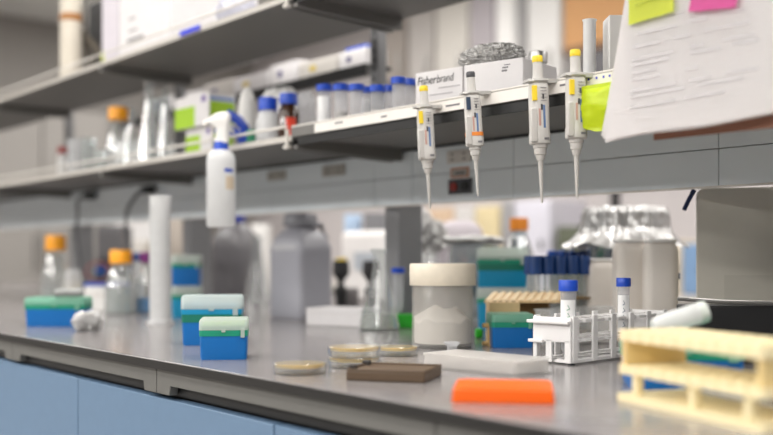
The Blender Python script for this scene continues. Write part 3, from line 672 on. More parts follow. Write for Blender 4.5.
# ================================================================ BENCH GOODS
def facing(x): return FACE-math.degrees(math.atan((x-CX)/F))
def tipbox(label, x0, x1, yb, hb, hl, rz, dep=.085, z=BZ, base=TIPB, lidm=FROST, deck=GREEN, group='pipette tip boxes', D=None, tips=False, w=None, band=False):
    xm = (x0+x1)/2
    p = onb(xm, yb, z) if D is None else at(xm, D, z)
    s = sc_at(xm, p.y)
    w = w or (x1-x0)/s*.97
    t = thing('pipette_tip_box', label, 'tip box', p, rz, group)
    bm = B(); loft(bm, [([(x+0, y+dep/2) for x, y in rrect(w*k, dep*k, .006)], zz, 0, 0) for k, zz in ((.95, 0), (.97, .004), (1, hb))]); b = obj('box_base', bm, base, t)
    bm = B(); loft(bm, [([(x, y+dep/2) for x, y in rrect(w*k, dep*k, .006)], zz, 0, 0) for k, zz in ((1.02, hb-.006), (1.02, hb+.004), (.97, hb+.004), (.97, hb+.012))]); o = obj('tip_deck', bm, deck, t)
    bm = B()
    loft(bm, [([(x, y+dep/2) for x, y in rrect(w*k, dep*k, .007)], zz, 0, 0) for k, zz in ((1.03, hb+.004), (1.02, hb+hl*.85), (.98, hb+hl))]); obj('lid', bm, lidm, t)
    bm = B(); box(bm, w*.36, w*.44, -dep*.02-.004, 0, hb-.008, hb+.008); obj('hinge_clip', bm, lidm, t)
    bm = B(); box(bm, -w*.04, w*.04, -dep*.02-.003, 0, hb+.001, hb+.006); obj('latch', bm, lidm, t)
    if band:
        bm = B(); loft(bm, [([(x, y+dep/2) for x, y in rrect(w*1.004, dep*1.006, .006)], zz, 0, 0) for zz in (hb-.022, hb-.006)]); o = obj('insert_band', bm, mat('dark green insert', (8, 112, 92), .4), t); o['label'] = 'dark green insert band'
    if tips:
        bm = B()
        for i in range(7):
            for j in range(4): solid(bm, .0035, hb+.012, hb+.012+(hl-.016)*.6, -w*.4+i*w*.13, dep*.15+j*dep*.23, 8, .0025)
        o = obj('tips', bm, mat('yellow green tips', (196, 226, 110), .4), t); o['label'] = 'yellow green pipette tips under the lid'; o['kind'] = 'stuff'
    return t
tipbox('small blue tip box with pale lid nearest the bench front edge', 199, 248, 360, .046, .022, 57, tips=True)
tipbox('larger blue tip box with frosted lid just behind the small one', 181, 242, 345.5, .067, .030, 56, deck=TEAL, band=True)
hq = .093
tipbox('lower blue green tip box of the stack behind the tall white cylinder', 171, 200, 318, .06, .03, 56, base=TEAL, z=BZ)
p = onb(187.5, 318)
tipbox('upper blue tip box with frosted lid on top of the stack behind the tall cylinder', 171, 200, 318, .058, .03, 56, z=BZ+.0905, D=p.y)
tipbox('blue tip box with pale green lid at the far left, behind the foil lump', 24, 84, 327, .05, .022, 52, lidm=FROSTG, base=TIPB)
tipbox('blue tip box with green lid in the middle of the bench, beside the white rack', 491.5, 535, 348, .045, .019, 52, lidm=FROSTG, deck=GREEN)
tipbox('lower teal tip box of the stack behind the white lidded jar', 477, 528, 318, .07, .03, 45, base=TEAL, z=BZ, D=1.72)
tipbox('upper teal tip box with frosted lid on the stack behind the white lidded jar', 477, 528, 318, .062, .033, 45, base=TEAL, z=BZ+.1005, D=1.72, band=True)
tipbox('blue tip box with teal green lid standing behind the pale yellow tube rack', 628, 745, 390, .045, .022, 44, dep=.09, lidm=FROSTG, deck=GREEN)
# big white lidded jar
p = onb(442.5, 347); s = sc_at(442.5, p.y)
t = thing('plastic_jar', 'large translucent jar with cream screw lid in the middle of the bench', 'jar', p)
r = 30.5/s; hh = (347-283)/s
bm = B(); lathe(bm, [(0, 0), (r*.95, 0), (r, .006), (r, hh), (r*.94, hh), (r*.94, .008), (0, .008)], seg=48); obj('jar_wall', bm, mat('cloudy jar plastic', (214, 211, 206), .3, alpha=.32, trans=.4), t)
bm = B(); lathe(bm, [(0, .009), (r*.92, .009), (r*.93, hh*.42), (r*.5, hh*.62), (0, hh*.55)], seg=40)
for v in bm.verts:
    if v.co.z > .02: v.co.z += .012*noise.noise(v.co*40)
obj('powder_content', bm, mat('white powder', (236, 232, 226), .8, bump=.4, scale=120), t)
bm = B(); r2 = 33/s; lz = hh-.004; lh = 19.5/s+.004
lathe(bm, [(0, lz), (r2*.99, lz), (r2, lz+.001), (r2, lz+lh*.9), (r2*.97, lz+lh), (r2*.9, lz+lh), (r2*.88, lz+lh-.0015), (0, lz+lh-.0015)], seg=48)
obj('screw_lid', bm, LID, t)
# small clear cap standing before the jar
p = onb(452, 353)
t = thing('sample_cup', 'tiny clear plastic cup standing right before the lidded jar', 'cup', p)
bm = B(); lathe(bm, [(0, 0), (.009, 0), (.009, .012), (.015, .018), (.015, .02), (.012, .02), (.008, .012), (0, .012)], seg=24); obj('cup_wall', bm, PPT, t)
# tall cylinder
p = onb(160, 324); s = sc_at(160, p.y)
t = thing('graduated_cylinder', 'tall white plastic graduated cylinder standing on the bench left of the blue tip boxes', 'cylinder', p)
hh = (323-195)/s; r = 10.3/s
bm = B(); lathe(bm, [(0, .008), (r, .008), (r, hh*.985), (r*1.06, hh), (r*.93, hh), (r*.93, .012), (0, .012)], seg=40); obj('cylinder_wall', bm, PP, t)
bm = B(); loft(bm, [([(14/s*k*math.cos(i*PI/3), 14/s*k*math.sin(i*PI/3)) for i in range(6)], z, 0, 0) for k, z in ((1, 0), (1, .006), (.75, .011))]); obj('hexagonal_foot', bm, PP, t)
bm = B()
for q in range(10): tube(bm, [((r+.0002)*math.cos(a), (r+.0002)*math.sin(a), hh*(.15+.08*q)) for a in [math.radians(-70+i*9) for i in range(6)]], .0004, 5)
obj('graduation', bm, mat('faint graduation', (200, 200, 202), .6), t)
# grey jug
p = onb(301, 320); s = sc_at(302, p.y)
t = thing('jerrycan', 'grey square shouldered plastic jug standing in front of the panel opening', 'jug', p, 4)
wj, dj, u = .150, .118, 1/s
def jsec(k, z, r=.016, ox=0, oy=0): return ([(x-wj/2, y+dj/2) for x, y in rrect(wj*k, dj*k, r*k)], z*u, ox, oy)
JUG = mat('grey jug plastic', (158, 158, 166), .42, var=.04)
bm = B()
loft(bm, [jsec(.93, 0), jsec(.985, 2), jsec(1, 6), jsec(1, 20), jsec(.985, 22), jsec(.985, 66), jsec(1, 69), jsec(.985, 74), jsec(.85, 82, ox=-.0), jsec(.68, 88), jsec(.6, 90.5)])
obj('jug_body', bm, JUG, t)
bm = B(); lathe(bm, [(0, 89*u), (15*u, 89*u), (16.5*u, 91*u), (16.5*u, 93*u), (14*u, 94*u), (14*u, 96*u), (0, 96*u)], -wj/2, dj/2, 32); obj('neck_ring', bm, JUG, t)
bm = B(); lathe(bm, [(0, 95*u), (18*u, 95*u), (18.5*u, 97*u), (17*u, 106*u), (15.5*u, 108*u), (0, 108*u)], -wj/2, dj/2, 32); o = obj('screw_cap', bm, mat('jug cap grey', (134, 134, 140), .45), t); o['label'] = 'darker grey screw cap'
bm = B(); tube(bm, [(-wj/2+.05, dj/2+.0, 97*u), (-wj/2+.035, dj/2+.045, 96*u), (-wj/2+.05, dj/2+.05, 84*u), (-wj/2+.058, dj/2+.03, 72*u)], .009, 10); obj('handle', bm, mat('jug cap grey', (0, 0, 0)), t)
bm = B(); box(bm, -wj*.86, -wj*.16, -.001, .004, 70*u, 76*u); obj('shoulder_highlight_plate', bm, mat('painted jug highlight', (178, 178, 182), .4), t, bev=.001)  # paler plate, a highlight put into the colour of the jug shoulder
# white flat carton, flask, tube in green holder
p = onb(306, 325)
t = thing('carton', 'flat white carton lying in front of the grey jug', 'carton', p, 20)
bm = B(); box(bm, 0, .165, 0, .10, 0, .044); obj('carton_body', bm, WB, t, bev=.002)
bm = B(); box(bm, .0, .165, -.0006, .0, .030, .0308); obj('lid_seam', bm, mat('card seam line', (190, 186, 184), .7), t)  # slightly greyer line along the lid seam
p = at(379.5, 1.50, BZ); s = sc_at(379.5, p.y)
flask('clear glass flask between the flat white carton and the lidded jar', 379.5, p.y, BZ, 20.5/s, 81/s, liquid=mat('cloudy pale liquid', (196, 200, 190), .3, alpha=.35))
p = at(401, 1.585, BZ); s = sc_at(401, p.y)
t = thing('tube_holder', 'bright green little tube holder left of the lidded jar', 'holder', p, FACE)
bm = B(); box(bm, -.028, .032, -.015, .022, 0, .033); obj('holder_block', bm, mat('bright green plastic', (40, 180, 40), .4), t, bev=.002)
conical('blue capped tube standing in the green holder left of the lidded jar', p+Vector((-.011, .0, .0335)), 6/s, (328-268)/s-.0335, cap_h=.012)
t = thing('green_clip', 'small green clip lying right of the lidded jar', 'clip', onb(479, 338), FACE)
bm = B(); box(bm, -.008, .008, -.01, .01, 0, .02); obj('clip_body', bm, mat('bright green plastic', (0, 0, 0)), t, bev=.004)
for q, (x, y) in enumerate(((487, 327), (487, 346))):
    t = thing('wooden_stick', ['upper tan wooden stick end poking out left of the middle blue tip box', 'lower tan wooden stick end poking out left of the middle blue tip box'][q], 'stick', onb(x, 346)+Vector((0, .0, .035 if q == 0 else 0)), FACE)
    bm = B(); tube(bm, [(-.008, .0, .005), (.012, .006, .005)], .0045, 8)
    if q == 0: box(bm, .002, .01, -.001, .01, -.035, .002)
    obj('stick_body', bm, mat('pale wood', (214, 176, 116), .7, var=.15), t)
# petri dishes
AGAR = mat('yellow agar', (243, 220, 152), .3, var=.05, trans=.4)
def petri(label, x, y, w, z=BZ, h=.0165, ref=None, flat=1.0):
    p = onb(x, y) if ref is None else Vector(ref); p.z = z
    r = w/2/sc_at(x, p.y)
    t = thing('petri_dish', label, 'petri dish', p, 0, 'agar petri dishes')
    bm = B(); lathe(bm, [(0, .0), (r*.95, 0), (r*.955, h*.85), (r*.93, h*.85), (r*.93, .0015), (0, .0015)], seg=56); obj('dish_base', bm, PET, t)
    bm = B(); lathe(bm, [(0, h*.60), (r*.92, h*.60), (r*.92, h*.90), (0, h*.90)], seg=48); obj('agar', bm, AGAR, t)
    bm = B(); lathe(bm, [(r*.98, h*.3), (r*1.0, h*.3), (r*1.0, h*.96), (r*.985, h), (0, h), (0, h*.93), (r*.97, h*.93)], seg=56); obj('dish_lid', bm, PET, t)
    return p
petri('single agar petri dish nearest the bench front edge', 300, 373, 54)
pp = petri('lower agar petri dish of the stack of two beside the brown tray', 354, 366.5, 54)
petri('upper agar petri dish of the stack of two beside the brown tray', 354, 364, 54, BZ+.0167, ref=pp)
petri('agar petri dish behind the brown tray, left of the lidded jar', 397, 355, 44)
# brown tray
p = onb(346, 380.5)
t = thing('slide_tray', 'dark brown flat tray lying between the petri dishes and the clear well plate', 'tray', p, 33)
BRN = mat('dark brown plastic', (86, 68, 50), .5, var=.08)
bm = B(); box(bm, 0, .114, 0, .098, 0, .014); obj('tray_body', bm, BRN, t, bev=.002)
bm = B()
for a in ((0, .114, 0, .003), (0, .114, .095, .098), (0, .003, .003, .095), (.111, .114, .003, .095)): box(bm, a[0], a[1], a[2], a[3], .014, .0165)
obj('raised_rim', bm, BRN, t, bev=.0008)
for xx, yy in ((.004, .074), (.004, .012)):
    bm = B(); box(bm, xx-.006, xx+.006, yy, yy+.011, .012, .021); obj('knob', bm, mat('dark knob', (40, 34, 30), .5), t, bev=.002)
# clear well plate
p = onb(420, 368)
t = thing('well_plate', 'clear plastic well plate box between the lidded jar and the orange tray', 'well plate', p, 5)
CLP = mat('clear frosted plate plastic', (240, 237, 234), .3, alpha=.5, trans=.5)
Lp, Wp, hp = .19, .088, .021
bm = B(); loft(bm, [([(x+Lp/2, y+Wp/2) for x, y in rrect(Lp*k, Wp*k, .007)], z, 0, 0) for k, z in ((1, 0), (1, .003), (.965, .0032), (.955, hp))]); obj('plate_body', bm, CLP, t)
bm = B()
for i in range(17):
    for j in range(8): solid(bm, .0042, .004, hp-.002, .014+i*.0098, .012+j*.0100, 10)
o = obj('well', bm, mat('well plastic', (244, 242, 240), .35, alpha=.5, trans=.5), t); o['kind'] = 'stuff'
bm = B()
loft(bm, [([(x+Lp/2, y+Wp/2) for x, y in rrect(Lp*.98, Wp*.975, .007)], z, 0, 0) for z in (hp, hp+.003)]); obj('lid', bm, CLP, t)
# orange tray
p = onb(451.5, 403); rzO = facing(502)-1
t = thing('tube_tray', 'bright orange flat tray at the front of the bench', 'tray', p, rzO)
ORG = mat('bright orange plastic', (255, 104, 4), .4, var=.03, trans=.15)
wo, do_ = .1215, .098
bm = B(); loft(bm, [([(x+wo/2, y+do_/2) for x, y in rrect(wo*k, do_*k2, .005)], z, 0, 0) for k, k2, z in ((1, 1, 0), (1, 1, .004), (.975, .97, .017))]); obj('tray_body', bm, ORG, t, bev=.001)
bm = B(); loft(bm, [([(x+wo/2, y+do_/2) for x, y in rrect(wo*.86, do_*.84, .005)], z, 0, 0) for z in (.0168, .0182)]); obj('raised_panel', bm, ORG, t, bev=.0006)
# ---- racks
def plate_holes(bm, L, Wd, nx, ny, r, z0, z1, x0=0, y0=0):
    cw, cd = L/nx, Wd/ny; n = 16
    for i in range(nx):
        for j in range(ny):
            cx, cy = x0+(i+.5)*cw, y0+(j+.5)*cd
            rings = []
            for z in (z0, z1):
                o = []; c = []
                for k in range(n):
                    a = 2*PI*(k+.5)/n; ca, sa = math.cos(a), math.sin(a); m = max(abs(ca), abs(sa))
                    o.append(bm.verts.new((cx+ca/m*cw/2, cy+sa/m*cd/2, z))); c.append(bm.verts.new((cx+r*ca, cy+r*sa, z)))
                rings.append((o, c))
            (o0, c0), (o1, c1) = rings
            for k in range(n):
                q = (k+1) % n
                bm.faces.new((o1[k], o1[q], c1[q], c1[k])); bm.faces.new((o0[q], o0[k], c0[k], c0[q])); bm.faces.new((c0[k], c0[q], c1[q], c1[k]))
                if (i in (0, nx-1)) or (j in (0, ny-1)): bm.faces.new((o0[k], o0[q], o1[q], o1[k]))
    return bm
# white rack
p = onb(572, 365.5)
wr = thing('tube_rack', 'white two tier tube rack on the bench holding two blue capped tubes', 'tube rack', p, 95.5)
Lr, Wr, Hr = .30, .074, .078
WR = mat('white rack plastic', (236, 234, 233), .4, var=.03)
bm = B(); plate_holes(bm, Lr, Wr, 9, 2, .0141, Hr-.011, Hr-.006); obj('top_tier', bm, WR, wr, smooth=False)
bm = B(); plate_holes(bm, Lr, Wr, 9, 2, .0141, .036, .040); obj('middle_tier', bm, WR, wr, smooth=False)
bm = B()
for y0, y1 in ((0, .012), (Wr-.012, Wr), (Wr*.44, Wr*.56)): box(bm, 0, Lr, y0, y1, .003, .008)
box(bm, 0, .01, 0, Wr, .003, .008); box(bm, Lr-.01, Lr, 0, Wr, .003, .008)
for q in range(1, 9): box(bm, q*Lr/9-.003, q*Lr/9+.003, 0, Wr, .003, .007)
obj('base_grid', bm, WR, wr, smooth=False)
bm = B()
for xx in (0.004, Lr-.012):
    for yy in (.003, Wr-.011): box(bm, xx, xx+.008, yy, yy+.008, 0, .003)
obj('foot', bm, DGREY, wr)
for q in range(6):
    xx = .001+q*(Lr-.016)/5
    for yy in (-.002, Wr-.002):
        bm = B(); box(bm, xx, xx+.014, yy, yy+.004, .003, Hr); obj('upright', bm, WR, wr, bev=.001)
bm = B(); box(bm, -.004, .0, 0, Wr, .036, Hr-.002); box(bm, -.004, 0, 0, Wr*.16, .003, .04); box(bm, -.004, 0, Wr*.5, Wr*.66, .003, .04); box(bm, -.004, 0, Wr*.9, Wr, .003, .04)
box(bm, -.014, .0, -.001, Wr+.006, Hr-.012, Hr-.007); box(bm, -.01, .0, Wr*.7, Wr+.006, .034, .039); obj('end_panel', bm, WR, wr, bev=.001, smooth=False)
bm = B(); box(bm, Lr, Lr+.004, 0, Wr, .003, Hr-.002); obj('end_panel', bm, WR, wr, bev=.001)
cz, sz = math.cos(math.radians(95.5)), math.sin(math.radians(95.5))
def onrack(u, v, z): return p+Vector((u*cz-v*sz, u*sz+v*cz, z))
cw, cd = Lr/9, Wr/2
conical('wide blue capped tube at the left end of the white rack', onrack(cw*.5, cd*.5, .009), .0139, .127, cap_h=.0165, lab=True, mark=mat('green pen', (60, 150, 110), .6), content=None)
conical('narrow blue capped tube standing midway along the white rack', onrack(cw*5.5, cd*.5, .009), .0112, .128, cap_h=.014, lab=True, mark=mat('grey pen', (110, 120, 140), .6))
# yellow rack
p = onb(617.5, 400)
yr = thing('tube_rack', 'pale yellow three tier tube rack at the right front, nearest of the racks', 'tube rack', p, -19)
YR = mat('pale yellow rack plastic', (240, 226, 184), .45, var=.04)
Ly, Wy = .25, .095
for nm, z0, z1 in (('bottom_tier', 0, .009), ('middle_tier', .033, .044), ('top_tier', .073, .086)):
    bm = B()
    if nm == 'bottom_tier': box(bm, 0, Ly, 0, Wy, z0, z1)
    else: plate_holes(bm, Ly, Wy, 11, 4, .0088, z0, z1)
    obj(nm, bm, YR, yr, smooth=False)
YD = mat('yellow rack end board', (228, 202, 142), .45)
for xx in (.004, Ly-.012):
    bm = B(); box(bm, xx, xx+.008, .004, Wy-.004, .044, .073)
    o = obj('end_board', bm, YD, yr); o['label'] = 'deeper yellow solid end board'
    for yy in (.004, Wy-.014):
        bm = B(); box(bm, xx+.02 if xx < .1 else xx-.02, xx+.03 if xx < .1 else xx-.01, yy, yy+.01, .009, .033); obj('leg', bm, YR, yr, bev=.001)
for xx in (.13,):
    bm = B(); box(bm, xx, xx+.01, .004, .014, .009, .033); obj('leg', bm, YR, yr, bev=.001)
# tube lying on blue box behind the yellow rack
pa = onb(676, 352)
t = thing('conical_tube', 'white plastic tube lying tilted above the right end of the white rack', 'tube', at(678, 1.145, BZ+.0745), 62)
M = Matrix.Translation((0, .0, .0165)) @ Matrix.Rotation(math.radians(20), 4, 'X')@ Matrix.Rotation(math.radians(74), 4, 'Y')
bm = B(); lathe(bm, [(0, -.036), (.008, -.036), (.0125, -.024), (.0142, .024), (.0142, .028), (0, .028)], seg=28, M=M); obj('tube_body', bm, PP, t)
bm = B(); lathe(bm, [(0, .028), (.0146, .028), (.0146, .038), (.0138, .040), (0, .040)], seg=28, M=M); obj('tube_end', bm, mat('pale grey cap', (206, 212, 206), .45), t)
# tan rack pieces, clear tray
TAN = mat('pale wooden tan', (222, 192, 146), .65, var=.1, scale=40)
p = at(489, 1.435, BZ)
t = thing('tan_rack', 'small tan block rack behind the middle blue tip box', 'rack', p, 52)
bm = B(); box(bm, 0, .062, 0, .05, 0, .083); obj('rack_block', bm, TAN, t, bev=.002)
bm = B()
for q in range(4): solid(bm, .004, .0825, .084, .012+q*.013, .012, 12)
obj('hole', bm, mat('brown hole', (120, 80, 40), .7), t)  # brown discs mark the holes
p = at(556, 1.50, BZ)
t = thing('wooden_tray', 'tilted pale wooden slatted tray lying behind the middle blue tip box', 'tray', at(484, 1.50, BZ), 33)
Mt = Matrix.Translation((0, 0, .080)) @ Matrix.Rotation(math.radians(10), 4, 'X') @ Matrix.Rotation(math.radians(-1), 4, 'Y')
bm = B(); box(bm, 0, .158, .0, .085, -.004, .0, Mt); obj('tray_board', bm, TAN, t)
for q in range(9):
    bm = B(); box(bm, .004+q*.0172, .014+q*.0172, .0, .085, .0, .0025, Mt); obj('slat', bm, mat('light wood slat', (234, 210, 170), .6), t)
bm = B(); box(bm, .03, .13, .04, .06, 0, .083); obj('support_block', bm, mat('brown rack', (130, 104, 64), .6), t)
t = thing('clear_tray', 'long clear plastic tray running behind the white rack', 'tray', at(503, 1.60, BZ), 84)
bm = B()
for a in ((0, .30, 0, .003, 0, .072), (0, .30, .117, .12, 0, .072), (0, .003, 0, .12, 0, .072), (.297, .30, 0, .12, 0, .072)): pass
t.location = at(553, 1.44, BZ); t.rotation_euler = (0, 0, math.radians(92))
bm = B(); loft(bm, [([(x+.1, y+.025) for x, y in rrect(.20*k, .05*k, .01)], z, 0, 0) for k, z in ((.92, 0), (1, .07), (1.03, .0705), (1.03, .074), (.97, .074), (.9, .006))]); obj('tray_wall', bm, mat('clear tray plastic', (225, 228, 228), .25, alpha=.2), t)
# tubes with big navy caps in a rack
RB = mat('brown rack', (0, 0, 0))
rk = thing('tube_rack', 'brown tube rack holding tall clear tubes with big navy caps', 'tube rack', at(532, 1.63, BZ), 66)
bm = B(); plate_holes(bm, .145, .056, 5, 2, .0095, .080, .085); obj('top_tier', bm, RB, rk, smooth=False)
bm = B(); box(bm, 0, .145, 0, .056, 0, .012); obj('base', bm, RB, rk)
for xx in (0, .139):
    bm = B(); box(bm, xx, xx+.006, 0, .056, .012, .08); obj('end_board', bm, RB, rk)
bx = rk.location; c68, s68 = math.cos(math.radians(66)), math.sin(math.radians(66))
pos = ['first', 'second', 'third', 'fourth', 'fifth', 'sixth', 'seventh']
# the front row is seen from the aisle side
for j in range(2):
    for i in range(5):
        u, v = .029*(i+.5), .028*(j+.5)
        q = Vector((u*c68-v*s68, u*s68+v*c68, .0125))
        tt = thing('culture_tube', '%s navy capped tube from the left in the %s row of the brown rack' % (pos[i], 'front' if j == 0 else 'rear'), 'tube', bx+q, 0, 'navy capped tubes in the brown rack')
        bm = B(); lathe(bm, [(0, 0), (.005, .002), (.0085, .01), (.0085, .142)], seg=18); obj('tube_wall', bm, GL, tt)
        bm = B(); lathe(bm, [(0, .122), (.0142, .122), (.0142, .159), (.0134, .163), (0, .163)], seg=20); obj('push_cap', bm, NAVY, tt)
rk2 = thing('tube_rack', 'rear rack of blue capped tubes behind the navy capped ones', 'tube rack', at(549, 1.93, BZ), 66)
bm = B(); plate_holes(bm, .20, .052, 7, 2, .010, .075, .08); obj('top_tier', bm, DGREY, rk2, smooth=False)
bm = B(); box(bm, 0, .20, 0, .052, 0, .012); obj('base', bm, DGREY, rk2)
for xx in (0, .194):
    bm = B(); box(bm, xx, xx+.006, 0, .052, .012, .075); obj('end_board', bm, DGREY, rk2)
c66, s66 = math.cos(math.radians(66)), math.sin(math.radians(66))
for i in range(7):
    u = .20/7*(i+.5); v = .013
    q = Vector((u*c66-v*s66, u*s66+v*c66, .0125))
    tt = thing('culture_tube', '%s blue capped tube from the left in the rear rack' % pos[i], 'tube', rk2.location+q, 0, 'blue capped tubes in the rear rack')
    bm = B(); lathe(bm, [(0, 0), (.0085, .006), (.009, .15)], seg=16); obj('tube_wall', bm, GL, tt)
    bm = B(); lathe(bm, [(0, .142), (.0128, .142), (.0128, .175), (0, .178)], seg=20); obj('push_cap', bm, mat('mid blue cap', (24, 70, 150), .4), tt)
# off white square bottles
BEI = mat('warm off white bottle', (226, 219, 211), .45, var=.03)
def sqbottle(label, x, D, w, d, ytop, rz, plate=False):
    t = thing('square_bottle', label, 'bottle', at(x, D, BZ), rz, 'off white square bottles')
    h = zpx(x, ytop, D)-BZ
    bm = B(); loft(bm, [(rrect(w*k, d*k, .018*k, 4), h*z, 0, 0) for k, z in ((.94, 0), (1, .03), (1, .86), (.97, .91), (.84, .955), (.8, .965))]); obj('bottle_body', bm, BEI, t)
    bm = B(); loft(bm, [(rrect(w*k, d*k, .016*k, 4), h*z, 0, 0) for k, z in ((.86, .965), (.9, .97), (.9, .993), (.86, 1))]); obj('lid', bm, W, t)
    return t
sqbottle('shorter off white square bottle right of the navy capped tubes', 601, 1.80, .072, .07, 258.5, 50)
sqbottle('off white square bottle in the middle, under the foil cover', 630, 1.72, .066, .07, 239.5, 50)
sqbottle('off white square bottle rightmost of the three, with dark speck on its side', 660, 1.70, .066, .085, 239.5, 40)
bm = B(); box(bm, -.0045, .0045, -.003, 0, -.006, .006); 
o = obj('side_handle', bm, DGREY, bpy.data.objects['square_bottle.002']); o.location = (.0338, -.012, .135); o.rotation_euler = (0, 0, math.radians(90))
# foil covered beaker
D = 2.02; s = sc_at(625, D)
t = thing('foil_covered_beaker', 'wide glass beaker under a flared aluminium foil cover behind the square bottles', 'beaker', at(625, D, BZ))
h = zpx(625, 212, D)-BZ; r = 38/s
bm = B(); lathe(bm, [(0, 0), (r*.95, 0), (r, .01), (r, h), (r*.97, h), (r*.97, .006), (0, .006)], seg=40); obj('beaker_wall', bm, GLG, t)
bm = B()
prof = [(0, h+.012), (r*.7, h+.012), (r*1.04, h+.010), (r*1.10, h-.004), (r*1.10, h-.02), (r*1.12, h-.04), (r*1.18, h-.052), (r*1.45, h-.075), (r*1.6, h-.085)]
fine = []
for (r0, z0), (r1, z1) in zip(prof, prof[1:]):
    nn = max(1, int(math.hypot(r1-r0, z1-z0)/.005)); fine += [(r0+(r1-r0)*i/nn, z0+(z1-z0)*i/nn) for i in range(nn)]
lathe(bm, fine+[prof[-1]], seg=128)
for v in bm.verts:
    p = v.co; a = math.atan2(p.y, p.x); rr = math.hypot(p.x, p.y)
    k = 1+.03*noise.noise(Vector((math.cos(a)*3, math.sin(a)*3, p.z*10)))+.11*(.35-abs(noise.noise(Vector((math.cos(a)*7, math.sin(a)*7, p.z*12)))))+.02*noise.noise(Vector((math.cos(a)*18, math.sin(a)*18, p.z*60)))
    low = max(0, (h-.045-p.z)/.04)
    v.co.x *= k; v.co.y *= k; v.co.z += .006*noise.noise(Vector((p.x*30, p.y*30, 1)))+low*.02*noise.noise(Vector((a*2.2, 3, 1)))
obj('foil_cover', bm, FOIL, t, smooth=False)
# foil topped glassware in the centre
t = flask('glass flask with a tall crumpled foil cap right of the dark post', 432, 1.92, BZ, .055, .23, 'foil topped flasks')
obj('foil_cap', foil_bm(.085, .085, .10, 21, .3, 4), FOIL, t, smooth=False, loc=(0, 0, .185))
t = flask('smaller glass flask with foil cap close against the dark post', 421, 2.05, BZ, .05, .26, 'foil topped flasks')
obj('foil_cap', foil_bm(.07, .07, .085, 25, .3, 4), FOIL, t, smooth=False, loc=(0, 0, .235))
t = thing('foil_tray', 'low glass dish under a flat foil sheet behind the lidded jar', 'dish', at(473, 1.90, BZ), FACE)
hh = zpx(473, 242, 1.90)-BZ
bm = B(); loft(bm, [(rrect(.13*k, .10*k, .02), z, 0, 0) for k, z in ((.9, 0), (1, .01), (1, hh-.004))], cap=False); obj('dish_wall', bm, GLG, t)
bm = foil_bm(.17, .13, .028, 31, .15, 4); obj('foil_sheet', bm, FOIL, t, smooth=False, loc=(0, 0, hh-.008))
t = thing('benchtop_centrifuge', 'grey mauve rounded centrifuge lid behind the foil topped flasks', 'centrifuge', at(459, 2.25, BZ), FACE)
hh = zpx(459, 221, 2.25)-BZ
bm = B(); loft(bm, [(rrect(.16*k, .18*k, .05*k), hh*z, 0, 0) for k, z in ((.97, 0), (1, .05), (1, .72), (.97, .82), (.86, .92), (.66, .98), (.4, 1))]); obj('housing', bm, mat('mauve grey housing', (176, 168, 174), .45), t)
bm = B(); box(bm, -.05, .05, -.095, -.085, .05, .1); obj('control_panel', bm, DGREY, t, bev=.003)
s = sc_at(519, 2.1)
jar('media_bottle', 'glass bottle with dull orange cap behind the teal tip boxes', 519, 2.1, BZ, 19/s, zpx(519, 218, 2.1)-BZ, 8/s, GLG, mat('dull orange cap', (206, 122, 20), .45), 9.3/s, 11/s, shoulder=.55)
# right instrument case and neighbours
t = thing('instrument_case', 'grey beige rounded instrument case at the right edge under the panel', 'instrument', at(696, 1.64, BZ), 31)
hh = zpx(697, 189, 1.66)-BZ
bm = B()
poly = [(x+.13, z+hh/2) for x, z in rrect(.26, hh, .016, 5)]
loft(bm, [(poly, y, 0, 0) for y in (0, .16)])
for v in bm.verts: v.co = Vector((v.co.x, v.co.z, v.co.y))
obj('case_shell', bm, mat('grey beige enamel', (190, 186, 175), .5, var=.04), t, bev=.003)
bm = B(); box(bm, .05, .2, -.003, 0, .06, .14); obj('vent_panel', bm, mat('case vent', (180, 176, 165), .5), t)
t = thing('metal_tray', 'dark tray with a silver rim before the grey instrument case', 'tray', at(684, 1.42, BZ), 46)
bm = B(); box(bm, 0, .17, 0, .06, 0, .094); obj('tray_body', bm, BLACK, t, bev=.003)
bm = B(); tube(bm, [(-.01, .0, .105), (.06, .0, .1), (.19, -.0, .097)], .0035, 8); obj('silver_rim', bm, STEEL, t)
t = thing('pen', 'dark blue pen hooked under the panel beside the instrument case', 'pen', at(688, 1.63, zpx(688, 210, 1.63)), 60)
bm = B(); tube(bm, [(-.008, 0, .0), (.0, 0, .016), (.008, 0, .03)], .0045, 8); obj('barrel', bm, mat('pen navy', (24, 40, 80), .4), t)
bm = B(); tube(bm, [(.008, 0, .03), (.012, 0, .037)], .005, 8); obj('cap', bm, mat('pen navy', (0, 0, 0)), t)
# ---- left cluster
s = sc_at(121, 1.25)
p = onb(121, 314); s = sc_at(121, p.y)
jar('media_bottle', 'clear half full glass bottle with orange cap left of the tall cylinder', 121, p.y, BZ, 16/s, 64/s, 8.5/s, GL, ORC, 11/s, 12/s, shoulder=.52, liquid=mat('pale cloudy liquid', (186, 190, 186), .2, alpha=.55), lq=.5)
p = onb(145, 313); s = sc_at(147, p.y)
jar('media_bottle', 'small glass bottle with purple cap and blue liquid by the tall cylinder', 147, p.y, BZ, 10.5/s, 61/s, 6/s, GL, mat('purple cap', (124, 30, 120), .4), 7/s, 9/s, shoulder=.55, liquid=mat('blue liquid', (16, 120, 180), .2), lq=.3)
p = onb(134, 305); s = sc_at(134, p.y)
jar('reagent_bottle', 'white bottle with blue cap behind the purple capped bottle', 135, p.y, BZ, 9/s, 52/s, 6/s, PP, mat('mid blue cap', (0, 0, 0)), 8/s, 6/s, shoulder=.6)
p = onb(52, 305); s = sc_at(55, p.y)
jar('media_bottle', 'glass bottle with orange cap at the far left of the bench', 56, p.y, BZ, 15/s, 70/s, 7/s, GL, ORC, 10/s, 14/s, shoulder=.55, liquid=mat('pale cloudy liquid', (0, 0, 0)), lq=.3)
p = onb(73, 309); s = sc_at(73, p.y)
